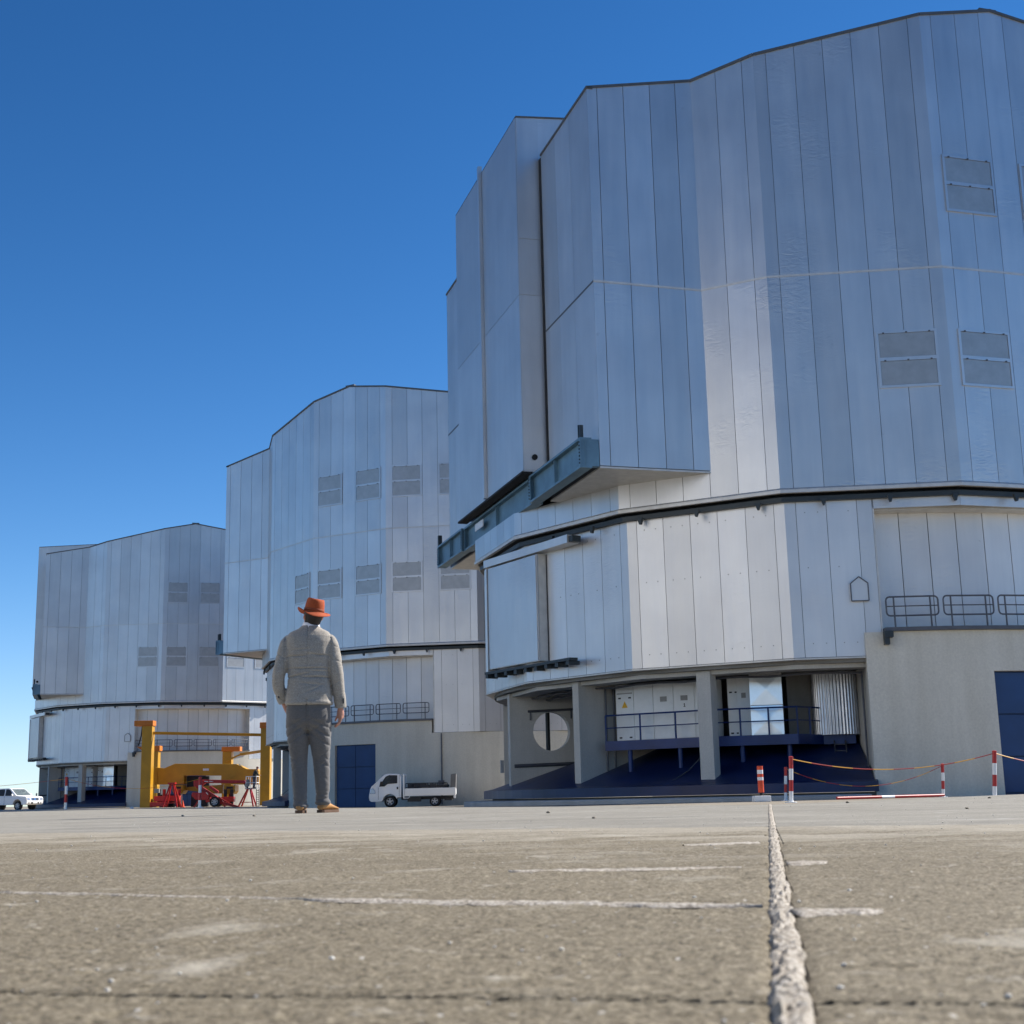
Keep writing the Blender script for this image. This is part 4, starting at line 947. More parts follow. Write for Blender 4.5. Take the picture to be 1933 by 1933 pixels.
# ---------------------------------------------------------------- vehicles
def arc(cx, cz, r, a0, a1, n=8): return [(cx + r * math.cos(rad(a0 + (a1 - a0) * i / n)), cz + r * math.sin(rad(a0 + (a1 - a0) * i / n))) for i in range(n + 1)]
def body_from_profile(prof, w, tum=0.0, zt=1.0, zr=1.0):   # side profile extruded across, leaning in above zt
    def y(z, s): return s * (w / 2 - (max(0, z - zt) * tum))
    n = len(prof); m = MB(); m.add([(x, y(z, -1), z) for x, z in prof] + [(x, y(z, 1), z) for x, z in prof],
        [tuple(range(n)), tuple(range(2 * n - 1, n - 1, -1))] + [(i, (i + 1) % n, n + (i + 1) % n, n + i) for i in range(n)]); return m
def side_poly(pts, w, tum, zt, s, off, th=.012):
    def y(z): return s * (w / 2 - max(0, z - zt) * tum + off)
    m = MB(); m.slab([(x, y(z), z) for x, z in pts], (0, -s * th, 0)); return m
def wheel(par, x, z, y, r, wd, s, spokes=5):
    q = MB(); q.disc_wheel((x, y, z), (0, s, 0), [(r * .62, -wd), (r * .95, -wd), (r, -wd * .8), (r, -wd * .2), (r * .94, 0), (r * .66, .0), (r * .62, -.03)], 28); wl = q.build('wheel', 'black_rubber', par, smooth=40)
    q = MB(); q.disc_wheel((x, y, z), (0, s, 0), [(r * .63, -.05), (r * .63, -.012), (r * .56, -.022), (r * .52, -.05)], 24)
    for k in range(spokes):
        a = 2 * math.pi * k / spokes + .3; q.bar(Vector((x, y - s * .03, z)), Vector((x + math.cos(a) * r * .56, y - s * .03, z + math.sin(a) * r * .56)), .05, r * .22, (0, 1, 0) if False else Vector((-math.sin(a), 0, math.cos(a))))
    q.disc_wheel((x, y, z), (0, s, 0), [(r * .2, -.06), (r * .2, -.01), (r * .1, .0)], 14); q.build('rim', 'rim_alloy', wl, smooth=40)
    q = MB(); q.disc_wheel((x, y, z), (0, s, 0), [(r * .60, -.09), (r * .60, -.07)], 20); q.build('brake_disc', 'dark_machine', wl)
    return wl

fr = pt_at_y(696.5, 1510, 83.4)
tk = thing('flatbed_truck', (fr.x, 84.2, gz(fr.x, 84.0)), 'small white flatbed truck parked along the pale wall of the middle telescope', 'truck')
W, TU, ZT = 1.70, .16, 1.2
cab = [(0.03, .42), (0, .62), (.03, .82), (.08, 1.1), (.16, 1.26), (.27, 1.33), (.60, 1.66), (.86, 1.89), (1.0, 1.955), (1.2, 1.975), (1.7, 1.965), (1.84, 1.92), (1.92, 1.78), (1.93, .58), (1.68, .56)] + arc(1.25, .36, .42, 15, 165) + [(.8, .36), (.5, .33), (.15, .34)]
cb = body_from_profile(cab, W, TU, ZT).build('cab', 'vehicle_white', tk, bevel=.03)
side_poly([(.63, 1.25), (.92, 1.26), (1.12, 1.40), (1.66, 1.43), (1.66, 1.84), (1.22, 1.86), (1.02, 1.78)], W, TU, ZT, -1, .006).build('side_window', 'tinted_glass', cb)
side_poly([(.60, 1.22), (.93, 1.23), (1.12, 1.37), (1.69, 1.40), (1.69, 1.87), (1.2, 1.89), (.99, 1.80)], W, TU, ZT, -1, .002, .006).build('window_seal', 'black_rubber', cb)
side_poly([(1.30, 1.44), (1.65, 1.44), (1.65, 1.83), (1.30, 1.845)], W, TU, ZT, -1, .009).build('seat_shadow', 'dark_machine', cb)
side_poly([(1.66, 1.05), (1.75, 1.05), (1.75, 1.19), (1.66, 1.19)], W, TU, ZT, -1, .02, .03).build('door_handle', 'button_black', cb)
side_poly([(.555, .45), (.57, .45), (.57, 1.2), (.555, 1.2)], W, TU, ZT, -1, .004, .006).build('door_gap', 'dark_machine', cb)
side_poly([(1.80, .62), (1.815, .62), (1.815, 1.88), (1.80, 1.88)], W, TU, ZT, -1, .004, .006).build('door_gap', 'dark_machine', cb)
q = MB(); q.slab([(.30, -.72, 1.365), (.30, .72, 1.365), (.845, .64, 1.89), (.845, -.64, 1.89)], (-.012, 0, .014)); q.build('windscreen', 'tinted_glass', cb)
q = MB(); q.slab([(.33, -.70, 1.385), (.33, .70, 1.385), (.83, .63, 1.872), (.83, -.63, 1.872)], (-.003, 0, .004)); q.build('windscreen_shade', 'dark_machine', cb)
for s in (-1, 1):
    q = MB(); q.slab([(.02, s * .86, .80), (.02, s * .52, .80), (.09, s * .55, 1.10), (.10, s * .862, 1.12), (.33, s * .862, 1.06), (.40, s * .862, .84)], (-.012, 0, .0)); 
    q2 = MB(); q2.add([(.0, s * .50, .80), (.0, s * .84, .79), (.12, s * .872, .78), (.40, s * .868, .82), (.36, s * .866, 1.02), (.24, s * .86, 1.14), (.10, s * .84, 1.12), (.05, s * .55, 1.08)], [tuple(range(8))])
    q2 = MB(); q2.slab([(.05, s * .867, .80), (.40, s * .867, .82), (.36, s * .867, 1.02), (.24, s * .867, 1.13), (.12, s * .867, 1.10)], (0, -s * .35, 0)); q2.build('headlight', 'lamp_lens', cb, bevel=.02)
    q2 = MB(); q2.slab([(-.01, s * .55, .45), (-.01, s * .82, .45), (-.01, s * .82, .60), (-.01, s * .55, .60)], (.06, 0, 0)); q2.build('fog_lamp', 'button_black', cb)
q = MB(); q.slab([(-.012, -.5, .86), (-.012, .5, .86), (.03, .48, 1.02), (.03, -.48, 1.02)], (.05, 0, 0)); q.build('grille', 'button_black', cb)
q = MB(); q.bar((.75, -.9, 1.36), (.72, -1.0, 1.38), .06, .06); q.slab([(.66, -1.07, 1.28), (.70, -1.07, 1.52), (.82, -1.0, 1.52), (.78, -1.0, 1.28)], (.03, .03, 0)); q.build('mirror', 'button_black', cb)
q = MB(); q.box(2.04, 2.12, -.86, -.80, .50, 1.95); q.box(2.04, 2.12, .80, .86, .50, 1.95); q.box(2.04, 2.12, -.80, .80, 1.88, 1.95); q.box(2.05, 2.10, -.80, .80, 1.1, 1.16); q.build('headboard', 'vehicle_white', tk, bevel=.01)
bed = MB().box(2.10, 5.14, -.86, .86, .64, .70).build('bed_floor', 'vehicle_white', tk)
for s in (-1, 1): MB().box(2.14, 5.14, s * .86 - .025, s * .86 + .025, .70, 1.08).build('side_board', 'vehicle_white', tk, bevel=.012)
MB().box(5.12, 5.17, -.86, .86, .70, 1.08).build('tail_board', 'vehicle_white', tk)
for i in range(7):
    x = 2.25 + i * .42; MB().box(x, x + .03, -.895, -.884, .74, 1.04).build('board_rib', 'vehicle_white', bed)
q = MB()
for z in (1.13, 1.37): q.tube([(2.2, -.82, z), (4.6, -.82, z)], .025, 6); q.tube([(2.2, .82, z), (4.6, .82, z)], .025, 6)
for i in range(9):
    for s in (-.82, .82): q.tube([(2.2 + i * .3, s, 1.08), (2.2 + i * .3, s, 1.37)], .022, 6)
q.build('side_rack', 'dark_machine', tk, smooth=50)
tl = MB(); tl.slab([(4.86, -.80, 1.10), (4.90, -.80, 1.86), (5.20, -.80, 1.90), (5.14, -.80, 1.10)], (0, .07, 0)); tl.slab([(5.12, -.80, .75), (5.17, -.80, 1.88), (5.20, -.80, 1.88), (5.16, -.80, .75)], (0, 1.6, 0)); tl.build('tail_lift', 'tailgate_grey', tk)
q = MB(); q.box(1.9, 5.05, -.42, -.32, .42, .60); q.box(1.9, 5.05, .32, .42, .42, .60); q.box(2.3, 3.1, -.80, -.5, .30, .58); q.box(4.5, 4.95, -.7, .7, .34, .5); q.tube([(3.92, -.6, .31), (3.92, .6, .31)], .07, 8); q.build('chassis', 'dark_machine', tk)
q = MB(); q.tube([(2.08, -.84, .52), (2.36, -.84, .52), (2.42, -.84, .58), (2.42, -.84, .66)], .025, 8); q.build('step', 'vehicle_white', tk, smooth=50)
q = MB(); q.box(5.05, 5.17, -.82, -.62, .46, .62); q.build('tail_lamp', 'vehicle_white', tk); 
for s in (-1, 1):
    wheel(tk, 1.25, .34, s * .84, .34, .22, s); wheel(tk, 3.92, .31, s * .84, .31, .22, s)
cg = thing('cargo_crates', (fr.x + 2.3, 84.2, gz(fr.x, 84.0) + .70), 'row of dark crates riding on the bed of the white flatbed truck', 'crates')
rc = random.Random(5); x = 0
while x < 2.3:
    w = rc.uniform(.22, .42); MB().box(x, x + w - .02, -.62, .62, .004, .60 + rc.uniform(-.05, .06)).build('crate', 'cargo_dark', cg, bevel=.01); x += w

# white pickup at the left edge
f0 = pt_at_y(66, 1510, 113.0)
pk = thing('pickup', (f0.x, 113.0, gz(f0.x, 113) + .02), 'white pickup cut by the left edge, its sunlit front facing right', 'pickup', rz=rad(-24))
# local x runs backwards from the nose (x = 0) to the tail (x = -5.2)
W, TU, ZT = 1.84, .22, 1.12
pb = [(0, .52), (.02, .72), (-.02, .96), (-.12, 1.06), (-1.12, 1.16), (-1.82, 1.70), (-2.05, 1.77), (-3.15, 1.76), (-3.38, 1.66), (-3.50, 1.14), (-5.15, 1.12), (-5.2, .95), (-5.18, .5), (-4.7, .46)] + arc(-4.22, .42, .46, 175, 5) [::-1][::-1]
pb = [(0, .52), (.02, .72), (-.02, .96), (-.12, 1.06), (-1.12, 1.16), (-1.82, 1.70), (-2.05, 1.77), (-3.15, 1.76), (-3.38, 1.66), (-3.50, 1.14), (-5.15, 1.12), (-5.2, .95), (-5.18, .5), (-4.7, .46)] + arc(-4.22, .42, .46, 175, 5) + [(-3.7, .44), (-1.5, .44)] + arc(-1.0, .42, .46, 175, 5) + [(-.5, .44), (-.1, .42)]
bd = body_from_profile(pb, W, TU, ZT).build('body', 'vehicle_white', pk, bevel=.04)
for s in (-1, 1):
    side_poly([(-1.42, 1.17), (-1.86, 1.63), (-2.08, 1.69), (-2.30, 1.69), (-2.30, 1.17)], W, TU, ZT, s, .008).build('front_window', 'dark_machine', bd)
    side_poly([(-2.42, 1.17), (-2.42, 1.69), (-3.08, 1.68), (-3.28, 1.60), (-3.32, 1.17)], W, TU, ZT, s, .008).build('rear_window', 'dark_machine', bd)
    side_poly([(-2.36, .5), (-2.375, .5), (-2.375, 1.14), (-2.36, 1.14)], W, TU, ZT, s, .004).build('door_gap', 'dark_machine', bd)
    side_poly([(-2.22, 1.0), (-2.05, 1.0), (-2.05, 1.05), (-2.22, 1.05)], W, TU, ZT, s, .02, .03).build('door_handle', 'vehicle_white', bd)
    q = MB(); q.slab([(.025, s * .50, .80), (.025, s * .86, .80), (-.02, s * .86, .98), (-.02, s * .58, .97)], (-.2, 0, 0)); q.build('headlight', 'lamp_lens', bd, bevel=.02)
    q = MB(); q.disc_wheel((.03, s * .66, .58), (1, 0, 0), [(.075, -.05), (.075, .0), (.05, .008)], 14); q.build('fog_lamp', 'label_grey', bd, smooth=30)
    q = MB(); q.slab([(-1.36, s * .98, 1.13), (-1.36, s * 1.12, 1.15), (-1.40, s * 1.12, 1.32), (-1.40, s * .98, 1.32)], (-.08, 0, 0)); q.build('mirror', 'vehicle_white', bd, bevel=.03)
    wheel(pk, -1.0, .37, s * .88, .37, .25, s, 6); wheel(pk, -4.22, .37, s * .88, .37, .25, s, 6)
q = MB(); q.slab([(-1.16, -.78, 1.20), (-1.16, .78, 1.20), (-1.80, .70, 1.69), (-1.80, -.70, 1.69)], (.012, 0, .014)); q.build('windscreen', 'tinted_glass', bd)
q = MB(); q.slab([(.03, -.40, .78), (.03, .40, .78), (-.005, .42, .97), (-.005, -.42, .97)], (-.04, 0, 0)); gr = q.build('grille', 'chrome', bd)
q = MB(); q.slab([(.035, -.30, .80), (.035, -.12, .80), (.01, -.12, .94), (.01, -.34, .94)], (-.02, 0, 0)); q.slab([(.035, .30, .80), (.035, .12, .80), (.01, .12, .94), (.01, .34, .94)], (-.02, 0, 0)); q.build('grille_mesh', 'dark_machine', gr)
q = MB(); q.slab([(.04, -.42, .50), (.04, .42, .50), (.05, .42, .63), (.05, -.42, .63)], (-.03, 0, 0)); q.build('air_intake', 'dark_machine', bd)
q = MB(); q.slab([(.055, -.24, .53), (.055, .24, .53), (.055, .24, .63), (.055, -.24, .63)], (-.008, 0, 0)); q.build('licence_plate', 'post_white', bd)

# ---------------------------------------------------------------- yellow lifting frame
YB = 120.0; cg0 = pt_at_y(380, 1520, YB); gzc = gz(cg0.x, YB)
cr = thing('lifting_frame', (cg0.x, YB, gzc), 'yellow four-post lifting frame with a heavy cross beam', 'crane')
def L_(u, v, y=YB): p = pt_at_y(u, v, y); return Vector((p.x - cg0.x, y - YB, p.z - gzc))
def col(u0, u1, v, y, d=.9, mt='crane_yellow'):
    a, b = L_(u0, v, y), L_(u1, v, y); o = MB().box(a.x, b.x, a.y - d / 2, a.y + d / 2, 0, a.z).build('column', mt, cr, bevel=.03)
    return o, a, b
c1, a1, b1 = col(271, 290, 1371, 117.5)
MB().box(L_(256.6, 1361, 117.5).x, L_(292, 1361, 117.5).x, -2.5 - .55, -2.5 + .55, a1.z + .005, L_(270, 1361, 117.5).z).build('column_head', 'crane_orange', c1, bevel=.03)
c2, a2, b2 = col(494, 512, 1375, 117.5)
MB().box(L_(492.5, 1364, 117.5).x, L_(528, 1364, 117.5).x, -3.05, -1.95, a2.z + .005, L_(500, 1364, 117.5).z).build('column_head', 'crane_orange', c2, bevel=.03)
c3, a3, b3 = col(291, 301, 1418, 124.0); MB().box(L_(284, 1418, 124).x, L_(304, 1418, 124).x, 3.5, 4.5, a3.z + .005, L_(300, 1408, 124).z).build('column_head', 'crane_orange', c3, bevel=.03)
c4, a4, b4 = col(422, 439, 1419, 124.0); MB().box(L_(420, 1419, 124).x, L_(455, 1419, 124).x, 3.5, 4.5, a4.z + .005, L_(430, 1410, 124).z).build('column_head', 'crane_orange', c4, bevel=.03)
q = MB(); q.bar(L_(289, 1384.5, 117.5), L_(496, 1388, 117.5), .16, .18); q.build('tie_rod', 'crane_yellow', cr)
q = MB(); q.tube([L_(289, 1382, 117.2), L_(496, 1385.5, 117.2)], .05, 6); q.build('tie_pipe', 'crane_yellow', cr)
q = MB(); q.bar(L_(455, 1424, 123.6), L_(494, 1418, 118.5), .2, .22); q.bar(L_(427, 1436, 123.4), L_(455, 1424, 123.4), .12, .14); q.build('brace', 'crane_yellow', cr)
bmq = [(293, 1452), (298, 1449), (314, 1450.5), (334.5, 1441.8), (449.5, 1442.6), (469, 1452), (487, 1452), (491, 1455), (491, 1481), (421, 1481), (421, 1464), (351, 1464), (351, 1481), (293, 1481)]
q = MB(); q.slab([L_(u, v) + Vector((0, -.75, 0)) for u, v in bmq], (0, 1.5, 0)); bmo = q.build('cross_beam', 'crane_yellow', cr, bevel=.03)
q = MB(); q.slab([L_(u, v) + Vector((0, -.785, 0)) for u, v in ((387, 1451), (398, 1451), (398, 1455), (387, 1455))], (0, .03, 0)); q.build('name_plate', 'post_white', bmo)
q = MB(); q.slab([L_(u, v) + Vector((0, .2, 0)) for u, v in ((352, 1465), (393, 1465), (393, 1486), (352, 1486))], (0, .3, 0)); q.build('dark_panel', 'dark_machine', bmo)
q = MB(); q.slab([L_(u, v) + Vector((0, -.1, 0)) for u, v in ((352, 1486), (421, 1481), (421, 1498), (400, 1498), (352, 1492))], (0, .9, 0)); q.build('lower_beam', 'crane_yellow', bmo, bevel=.02)
for ua, ub in ((331, 351), (427, 448)):
    q = MB(); q.slab([L_(u, v) + Vector((0, -1.0, 0)) for u, v in ((ua, 1482), (ub, 1482), (ub, 1494), (ub - 4, 1499), (ua + 3, 1499), (ua, 1494))], (0, 1.6, 0)); cgx = q.build('carriage', 'crane_yellow', bmo, bevel=.03)
    q = MB(); q.slab([L_(u, v) + Vector((0, -1.03, 0)) for u, v in ((ua + 5, 1485), (ub - 4, 1485), (ub - 4, 1489), (ua + 5, 1489))], (0, .03, 0)); q.build('lettering_plate', 'dark_machine', cgx)
    a, b = L_(ua + 7, 1499), L_(ub - 7, 1499); MB().box(a.x, b.x, -.5, .1, 0, a.z).build('pedestal', 'machine_red', bmo)
q = MB(); a = L_(292, 1490, 117.0); q.box(a.x, a.x + .4, a.y - .15, a.y + .1, a.z - .3, a.z + .05); q.build('control_box', 'label_grey', cr)
a = L_(268, 1412, 117.2); q = MB(); q.tube([a + Vector((-.3, 0, .2)), a + Vector((-.1, 0, 1.0)), a + Vector((.0, 0, 2.2))], .05, 6); q.build('cable', 'black_rubber', cr)
q = MB(); q.slab([a + Vector((-.45, 0, .12)), a + Vector((.15, 0, .12)), a + Vector((.15, 0, -.32))], (0, .3, 0)); q.build('gusset', 'crane_orange', cr)
for uu, w, mt in ((303, 1.2, 'dark_machine'), (362, 1.4, 'dark_machine')):
    a = L_(uu, 1500, 119.4); MB().box(a.x, a.x + w, a.y - .3, a.y + .3, 0, a.z).build('machine_block', mt, cr, bevel=.05)

for ua, ub, va, vb, yy in ((305, 352, 1503, 1512, -2.2), (398, 450, 1505, 1513, -1.6), (300, 330, 1514, 1522, -2.6)):
    a, b = L_(ua, va), L_(ub, vb); MB().box(a.x, b.x, yy - .35, yy + .35, max(.05, b.z), a.z).build('base_frame', 'machine_red', cr, bevel=.03)
for uu in (308, 318, 346, 432, 444):
    a = L_(uu, 1490); q = MB(); q.tube([(a.x, -1.4, .1), (a.x, -1.4, a.z)], .14, 10); q.build('hydraulic_jack', 'machine_red' if uu % 4 else 'dark_machine', cr, smooth=40)
q = MB()
for i in range(9):
    a, b = L_(484, 1488 + i * 4.2, 116.4), L_(489, 1488 + i * 4.2, 116.4); q.tube([a, b], .035, 6)
for uu in (484, 489): q.tube([L_(uu, 1486, 116.4), L_(uu, 1524, 116.4)], .04, 6)
q.build('access_ladder', 'label_grey', cr)
for ua, va, ub, vb in ((300, 1452, 300, 1480), (330, 1478, 352, 1470), (420, 1478, 448, 1466)):
    q = MB(); q.bar(L_(ua, va) + Vector((0, -.8, 0)), L_(ub, vb) + Vector((0, -.8, 0)), .05, .09); q.build('stiffener', 'crane_yellow', bmo)
def a_stand(us, y, label, lad=False):
    (ut, vt), (ul, ur) = us; g0 = pt_at_y(ut, 1515, y); z0 = gz(g0.x, y); t = thing('support_stand', (g0.x, y, z0), label, 'stand', 'red support stands under the lifting frame')
    top = pt_at_y(ut, vt, y).z - z0
    for uu, sx in ((ul, -.12), (ur, .12)):
        fx = pt_at_y(uu, 1520, y).x - g0.x
        for yy in (-.7, .7):
            q = MB(); q.bar((fx, yy, 0), (sx, yy * .2, top), .12, .12, (0, 1, 0)); q.build('leg', 'machine_red', t)
    q = MB(); q.box(-.3, .3, -.3, .3, top, top + .12); q.build('top_plate', 'machine_red', t)
    l, r = pt_at_y(ul, 1515, y).x - g0.x, pt_at_y(ur, 1515, y).x - g0.x
    q = MB(); q.bar((l * .85, -.65, .35), (r * .85, -.65, .35), .06, .06); q.build('cross_bar', 'machine_red', t)
    return t
a_stand(((324, 1480), (311, 338)), 116.6, 'red A-shaped stand beside the left column of the yellow frame')
a_stand(((470, 1490), (453, 481)), 118.6, 'red A-shaped stand under the basket by the right column of the yellow frame')
# --- red boom lift
YL = 113.5; o0 = pt_at_y(400, 1520, YL); zL = gz(o0.x, YL)
bl = thing('boom_lift', (o0.x, YL, zL), 'red trailer boom lift in front of the yellow frame, basket raised at its right end', 'boom lift')
def B_(u, v, dy=0.0): p = pt_at_y(u, v, YL); return Vector((p.x - o0.x, dy, p.z - zL))
q = MB(); q.slab([B_(u, v, -.5) for u, v in ((365, 1496), (393, 1495), (397, 1500), (396, 1510), (372, 1510), (364, 1502))], (0, 1.0, 0)); ch = q.build('turret', 'machine_red', bl, bevel=.04)
q = MB(); q.slab([B_(u, v, -.53) for u, v in ((391, 1496), (393, 1496), (396, 1499.5), (394.5, 1500))], (0, .04, 0)); q.build('white_mark', 'post_white', ch)
q = MB(); q.bar(B_(372, 1483), B_(410, 1508), .35, .32); q.build('lower_arm', 'machine_red', bl)
q = MB(); q.bar(B_(396, 1485), B_(412, 1496), .3, .2); q.build('link_arm', 'machine_red', bl)
q = MB(); q.slab([B_(u, v, -.22) for u, v in ((366, 1474), (386, 1472.5), (388, 1479), (380, 1485), (367, 1485))], (0, .44, 0)); q.build('boom_knuckle', 'machine_red', bl, bevel=.03)
q = MB(); q.slab([B_(u, v, -.16) for u, v in ((380, 1471.5), (462, 1473), (464.5, 1477), (463, 1479), (380, 1478))], (0, .32, 0)); bo = q.build('boom', 'machine_red', bl, bevel=.02)
q = MB()
for ua, ub in ((386, 394), (396, 401), (402, 403)): q.slab([B_(u, v, -.175) for u, v in ((ua, 1474.2), (ub, 1474.4), (ub, 1475.8), (ua, 1475.6))], (0, .012, 0))
q.build('white_lettering', 'post_white', bo)
q = MB(); q.bar(B_(462.5, 1478), B_(467, 1488.5), .2, .2); q.build('jib', 'dark_machine', bl)
q = MB(); q.bar(B_(397, 1510), B_(452, 1524), .25, .2); q.bar(B_(414, 1506), B_(446, 1524), .12, .1); q.build('tow_bar', 'machine_red', bl)
q = MB(); q.bar(B_(375, 1512), B_(366, 1524), .14, .14); q.bar(B_(416, 1508), B_(425, 1523), .14, .14); q.build('outrigger', 'machine_red', bl)
wc = B_(408.5, 1513.5); rW = wc.z
wheel(bl, wc.x, rW, -.75, rW, .22, -1, 6); wheel(bl, wc.x, rW, .75, rW, .22, 1, 6)
q = MB(); q.tube([(wc.x, -.7, rW), (wc.x, .7, rW)], .06, 8); q.build('axle', 'dark_machine', bl)
b0, b1 = B_(466.5, 1489.5), B_(486, 1489.5); zt = B_(470, 1466).z
bk = MB().box(b0.x, b1.x, -.55, .55, b0.z, b0.z + .07).build('basket_floor', 'label_grey', bl)
q = MB()
for z in (zt, (zt + b0.z) / 2):
    q.tube([(b0.x, -.55, z), (b1.x, -.55, z), (b1.x, .55, z), (b0.x, .55, z)], .03, 6, True)
for x in (b0.x, (b0.x + b1.x) / 2 - .05, b1.x):
    for y in (-.55, .55): q.tube([(x, y, b0.z), (x, y, zt)], .03, 6)
q.build('basket_rail', 'post_white', bl, smooth=50)
q = MB(); q.box(b0.x + .05, b0.x + .3, -.56, -.53, b0.z + .2, b0.z + .75); q.build('basket_panel', 'label_grey', bl)
LIFT_FEET = Vector((o0.x + b0.x * .35 + b1.x * .65, YL, zL + b0.z + .07))
# rubble and small bright things around the stands
for i, (u, v, y, mt, nm, lb) in enumerate(((345.0, 1519, 112, 'delineator_orange', 'traffic_cone', 'small orange cone left of the boom lift turret'), (249, 1520, 80, 'post_white', 'buoy_marker', 'small white ball lying at the edge of the dark bay'))):
    p = pt_at_y(u, v, y); z = gz(p.x, y); q = MB()
    if i == 0:
        t = thing(nm, (p.x, y, z), lb, 'cone'); MB().box(-.18, .18, -.18, .18, 0, .04).build('foot', mt, t); q.disc_wheel((0, 0, 0), UZ, [(.14, .04), (.03, .55)], 16); q.build('cone_body', mt, t, smooth=40)
    else:
        q.disc_wheel((0, 0, 0), UZ, [(.03, .0), (.08, .02), (.11, .08), (.11, .13), (.08, .19), (.02, .21)], 18); tag(q.build(nm, mt, loc=(p.x, y, z), smooth=60), lb, 'ball')
# ================================================================ people
def sring(cx, cy, z, hw, hd, n=28, e=2.3, tilt=(0, 0)):
    out = []
    for k in range(n):
        a = 2 * math.pi * k / n; c, s = math.cos(a), math.sin(a)
        x = hw * math.copysign(abs(c) ** (2 / e), c); y = hd * math.copysign(abs(s) ** (2 / e), s)
        out.append(Vector((cx + x, cy + y, z + tilt[0] * x + tilt[1] * y)))
    return out
def limb(m, pts, rs, n=16, sub=4):
    P_ = [Vector(p) for p in pts]; out = []; ro = []
    for i in range(len(P_) - 1):
        p0, p1, p2, p3 = P_[max(i - 1, 0)], P_[i], P_[i + 1], P_[min(i + 2, len(P_) - 1)]
        for j in range(sub):
            t = j / sub; out.append(0.5 * ((2 * p1) + (p2 - p0) * t + (2 * p0 - 5 * p1 + 4 * p2 - p3) * t * t + (3 * p1 - p0 - 3 * p2 + p3) * t ** 3)); ro.append(rs[i] + (rs[i + 1] - rs[i]) * t)
    out.append(P_[-1]); ro.append(rs[-1]); m.tube(out, ro, n)
def fuse(m, name, mat, parent, voxel, smooth=4, disp=None, sm_f=.5):
    me = m.mesh(name + '_src', [mat]); o = bpy.data.objects.new(name + '_src', me); COL.objects.link(o)
    r = o.modifiers.new('r', 'REMESH'); r.mode = 'VOXEL'; r.voxel_size = voxel; r.adaptivity = 0
    if smooth: s = o.modifiers.new('s', 'SMOOTH'); s.iterations = smooth; s.factor = sm_f
    bpy.context.view_layer.update(); dg = bpy.context.evaluated_depsgraph_get(); ev = o.evaluated_get(dg); me2 = bpy.data.meshes.new_from_object(ev)
    bpy.data.objects.remove(o)
    if disp:
        nr = [v.normal.copy() for v in me2.vertices]
        for v, n in zip(me2.vertices, nr): v.co += n * disp(v.co, n)
    me2.materials.clear(); me2.materials.append(MI[mat]); me2.shade_smooth(); me2.name = name
    ob = bpy.data.objects.new(name, me2); COL.objects.link(ob)
    if parent: ob.parent = parent
    return ob
def gauss(x, w): return math.exp(-(x / w) ** 2)
def nz(p, s, o=0): return mnoise.noise(Vector((p.x * s + o, p.y * s, p.z * s)))

def head_mesh(m, M_, sc=1.0):
    # z from chin (0) to crown (.235); face looks along +Y
    spec = [(0.0, .030, .030, .045), (.02, .045, .052, .035), (.05, .060, .076, .018), (.09, .068, .090, .006), (.125, .073, .097, .0), (.16, .074, .098, -.004), (.19, .068, .092, -.008), (.215, .052, .070, -.010), (.232, .026, .034, -.012)]
    m.loft([[M_ @ (Vector((p.x, p.y, p.z)) * sc) for p in sring(0, cy, z, hw, hd, 24, 2.1)] for z, hw, hd, cy in spec])
    m.tube([M_ @ Vector(p) * 1.0 for p in ((0, .092, .125), (0, .108, .095), (0, .116, .082), (0, .100, .074))], [.009, .012, .015, .010], 8)   # nose
    for s in (-1, 1):
        m.tube([M_ @ Vector(p) for p in ((s * .070, -.002, .085), (s * .080, -.008, .098), (s * .086, -.014, .118), (s * .080, -.010, .136))], [.007, .010, .011, .006], 8)   # ear
        m.tube([M_ @ Vector(p) for p in ((s * .022, .088, .132), (s * .040, .082, .134), (s * .054, .070, .130))], [.006, .008, .005], 6)  # brow
    m.tube([M_ @ Vector(p) for p in ((-.024, .080, .050), (0, .090, .049), (.024, .080, .050))], [.005, .008, .005], 6)                          # lips

def hand(m, W_, d, fan, curl, s=1):
    # wrist W_, pointing along d; fan = sideways direction, curl = direction the fingers bend to
    W_ = Vector(W_); d = Vector(d).normalized(); fan = Vector(fan).normalized(); c = Vector(curl).normalized()
    limb(m, [W_, W_ + d * .045, W_ + d * .085], [.026, .034, .030], 12, 3)
    for k in range(4): limb(m, [W_ + d * .04 + fan * (.012 * (k - 1.5)), W_ + d * .088 + fan * (.0195 * (k - 1.5))], [.014, .0115], 8, 2)
    for k, ln in enumerate((.070, .080, .076, .060)):
        b = W_ + d * .084 + fan * (.0195 * (k - 1.5)); p1 = b + d * (ln * .45) + c * .006; p2 = p1 + d * (ln * .32) + c * .018; p3 = p2 + d * (ln * .2) + c * .022
        limb(m, [b, p1, p2, p3], [.0105, .0095, .0088, .0075], 8, 3)
    b = W_ + d * .025 - fan * .030; limb(m, [b, b + d * .03 - fan * .018 + c * .012, b + d * .062 - fan * .02 + c * .026, b + d * .082 - fan * .014 + c * .034], [.014, .0115, .010, .008], 8, 3)

man = thing('person', pt_at_y(581, 1533, 12.0) * 1.0, 'man seen from behind in rust-orange hat, grey jacket and dark trousers', 'person')
man.location.z = 0.0
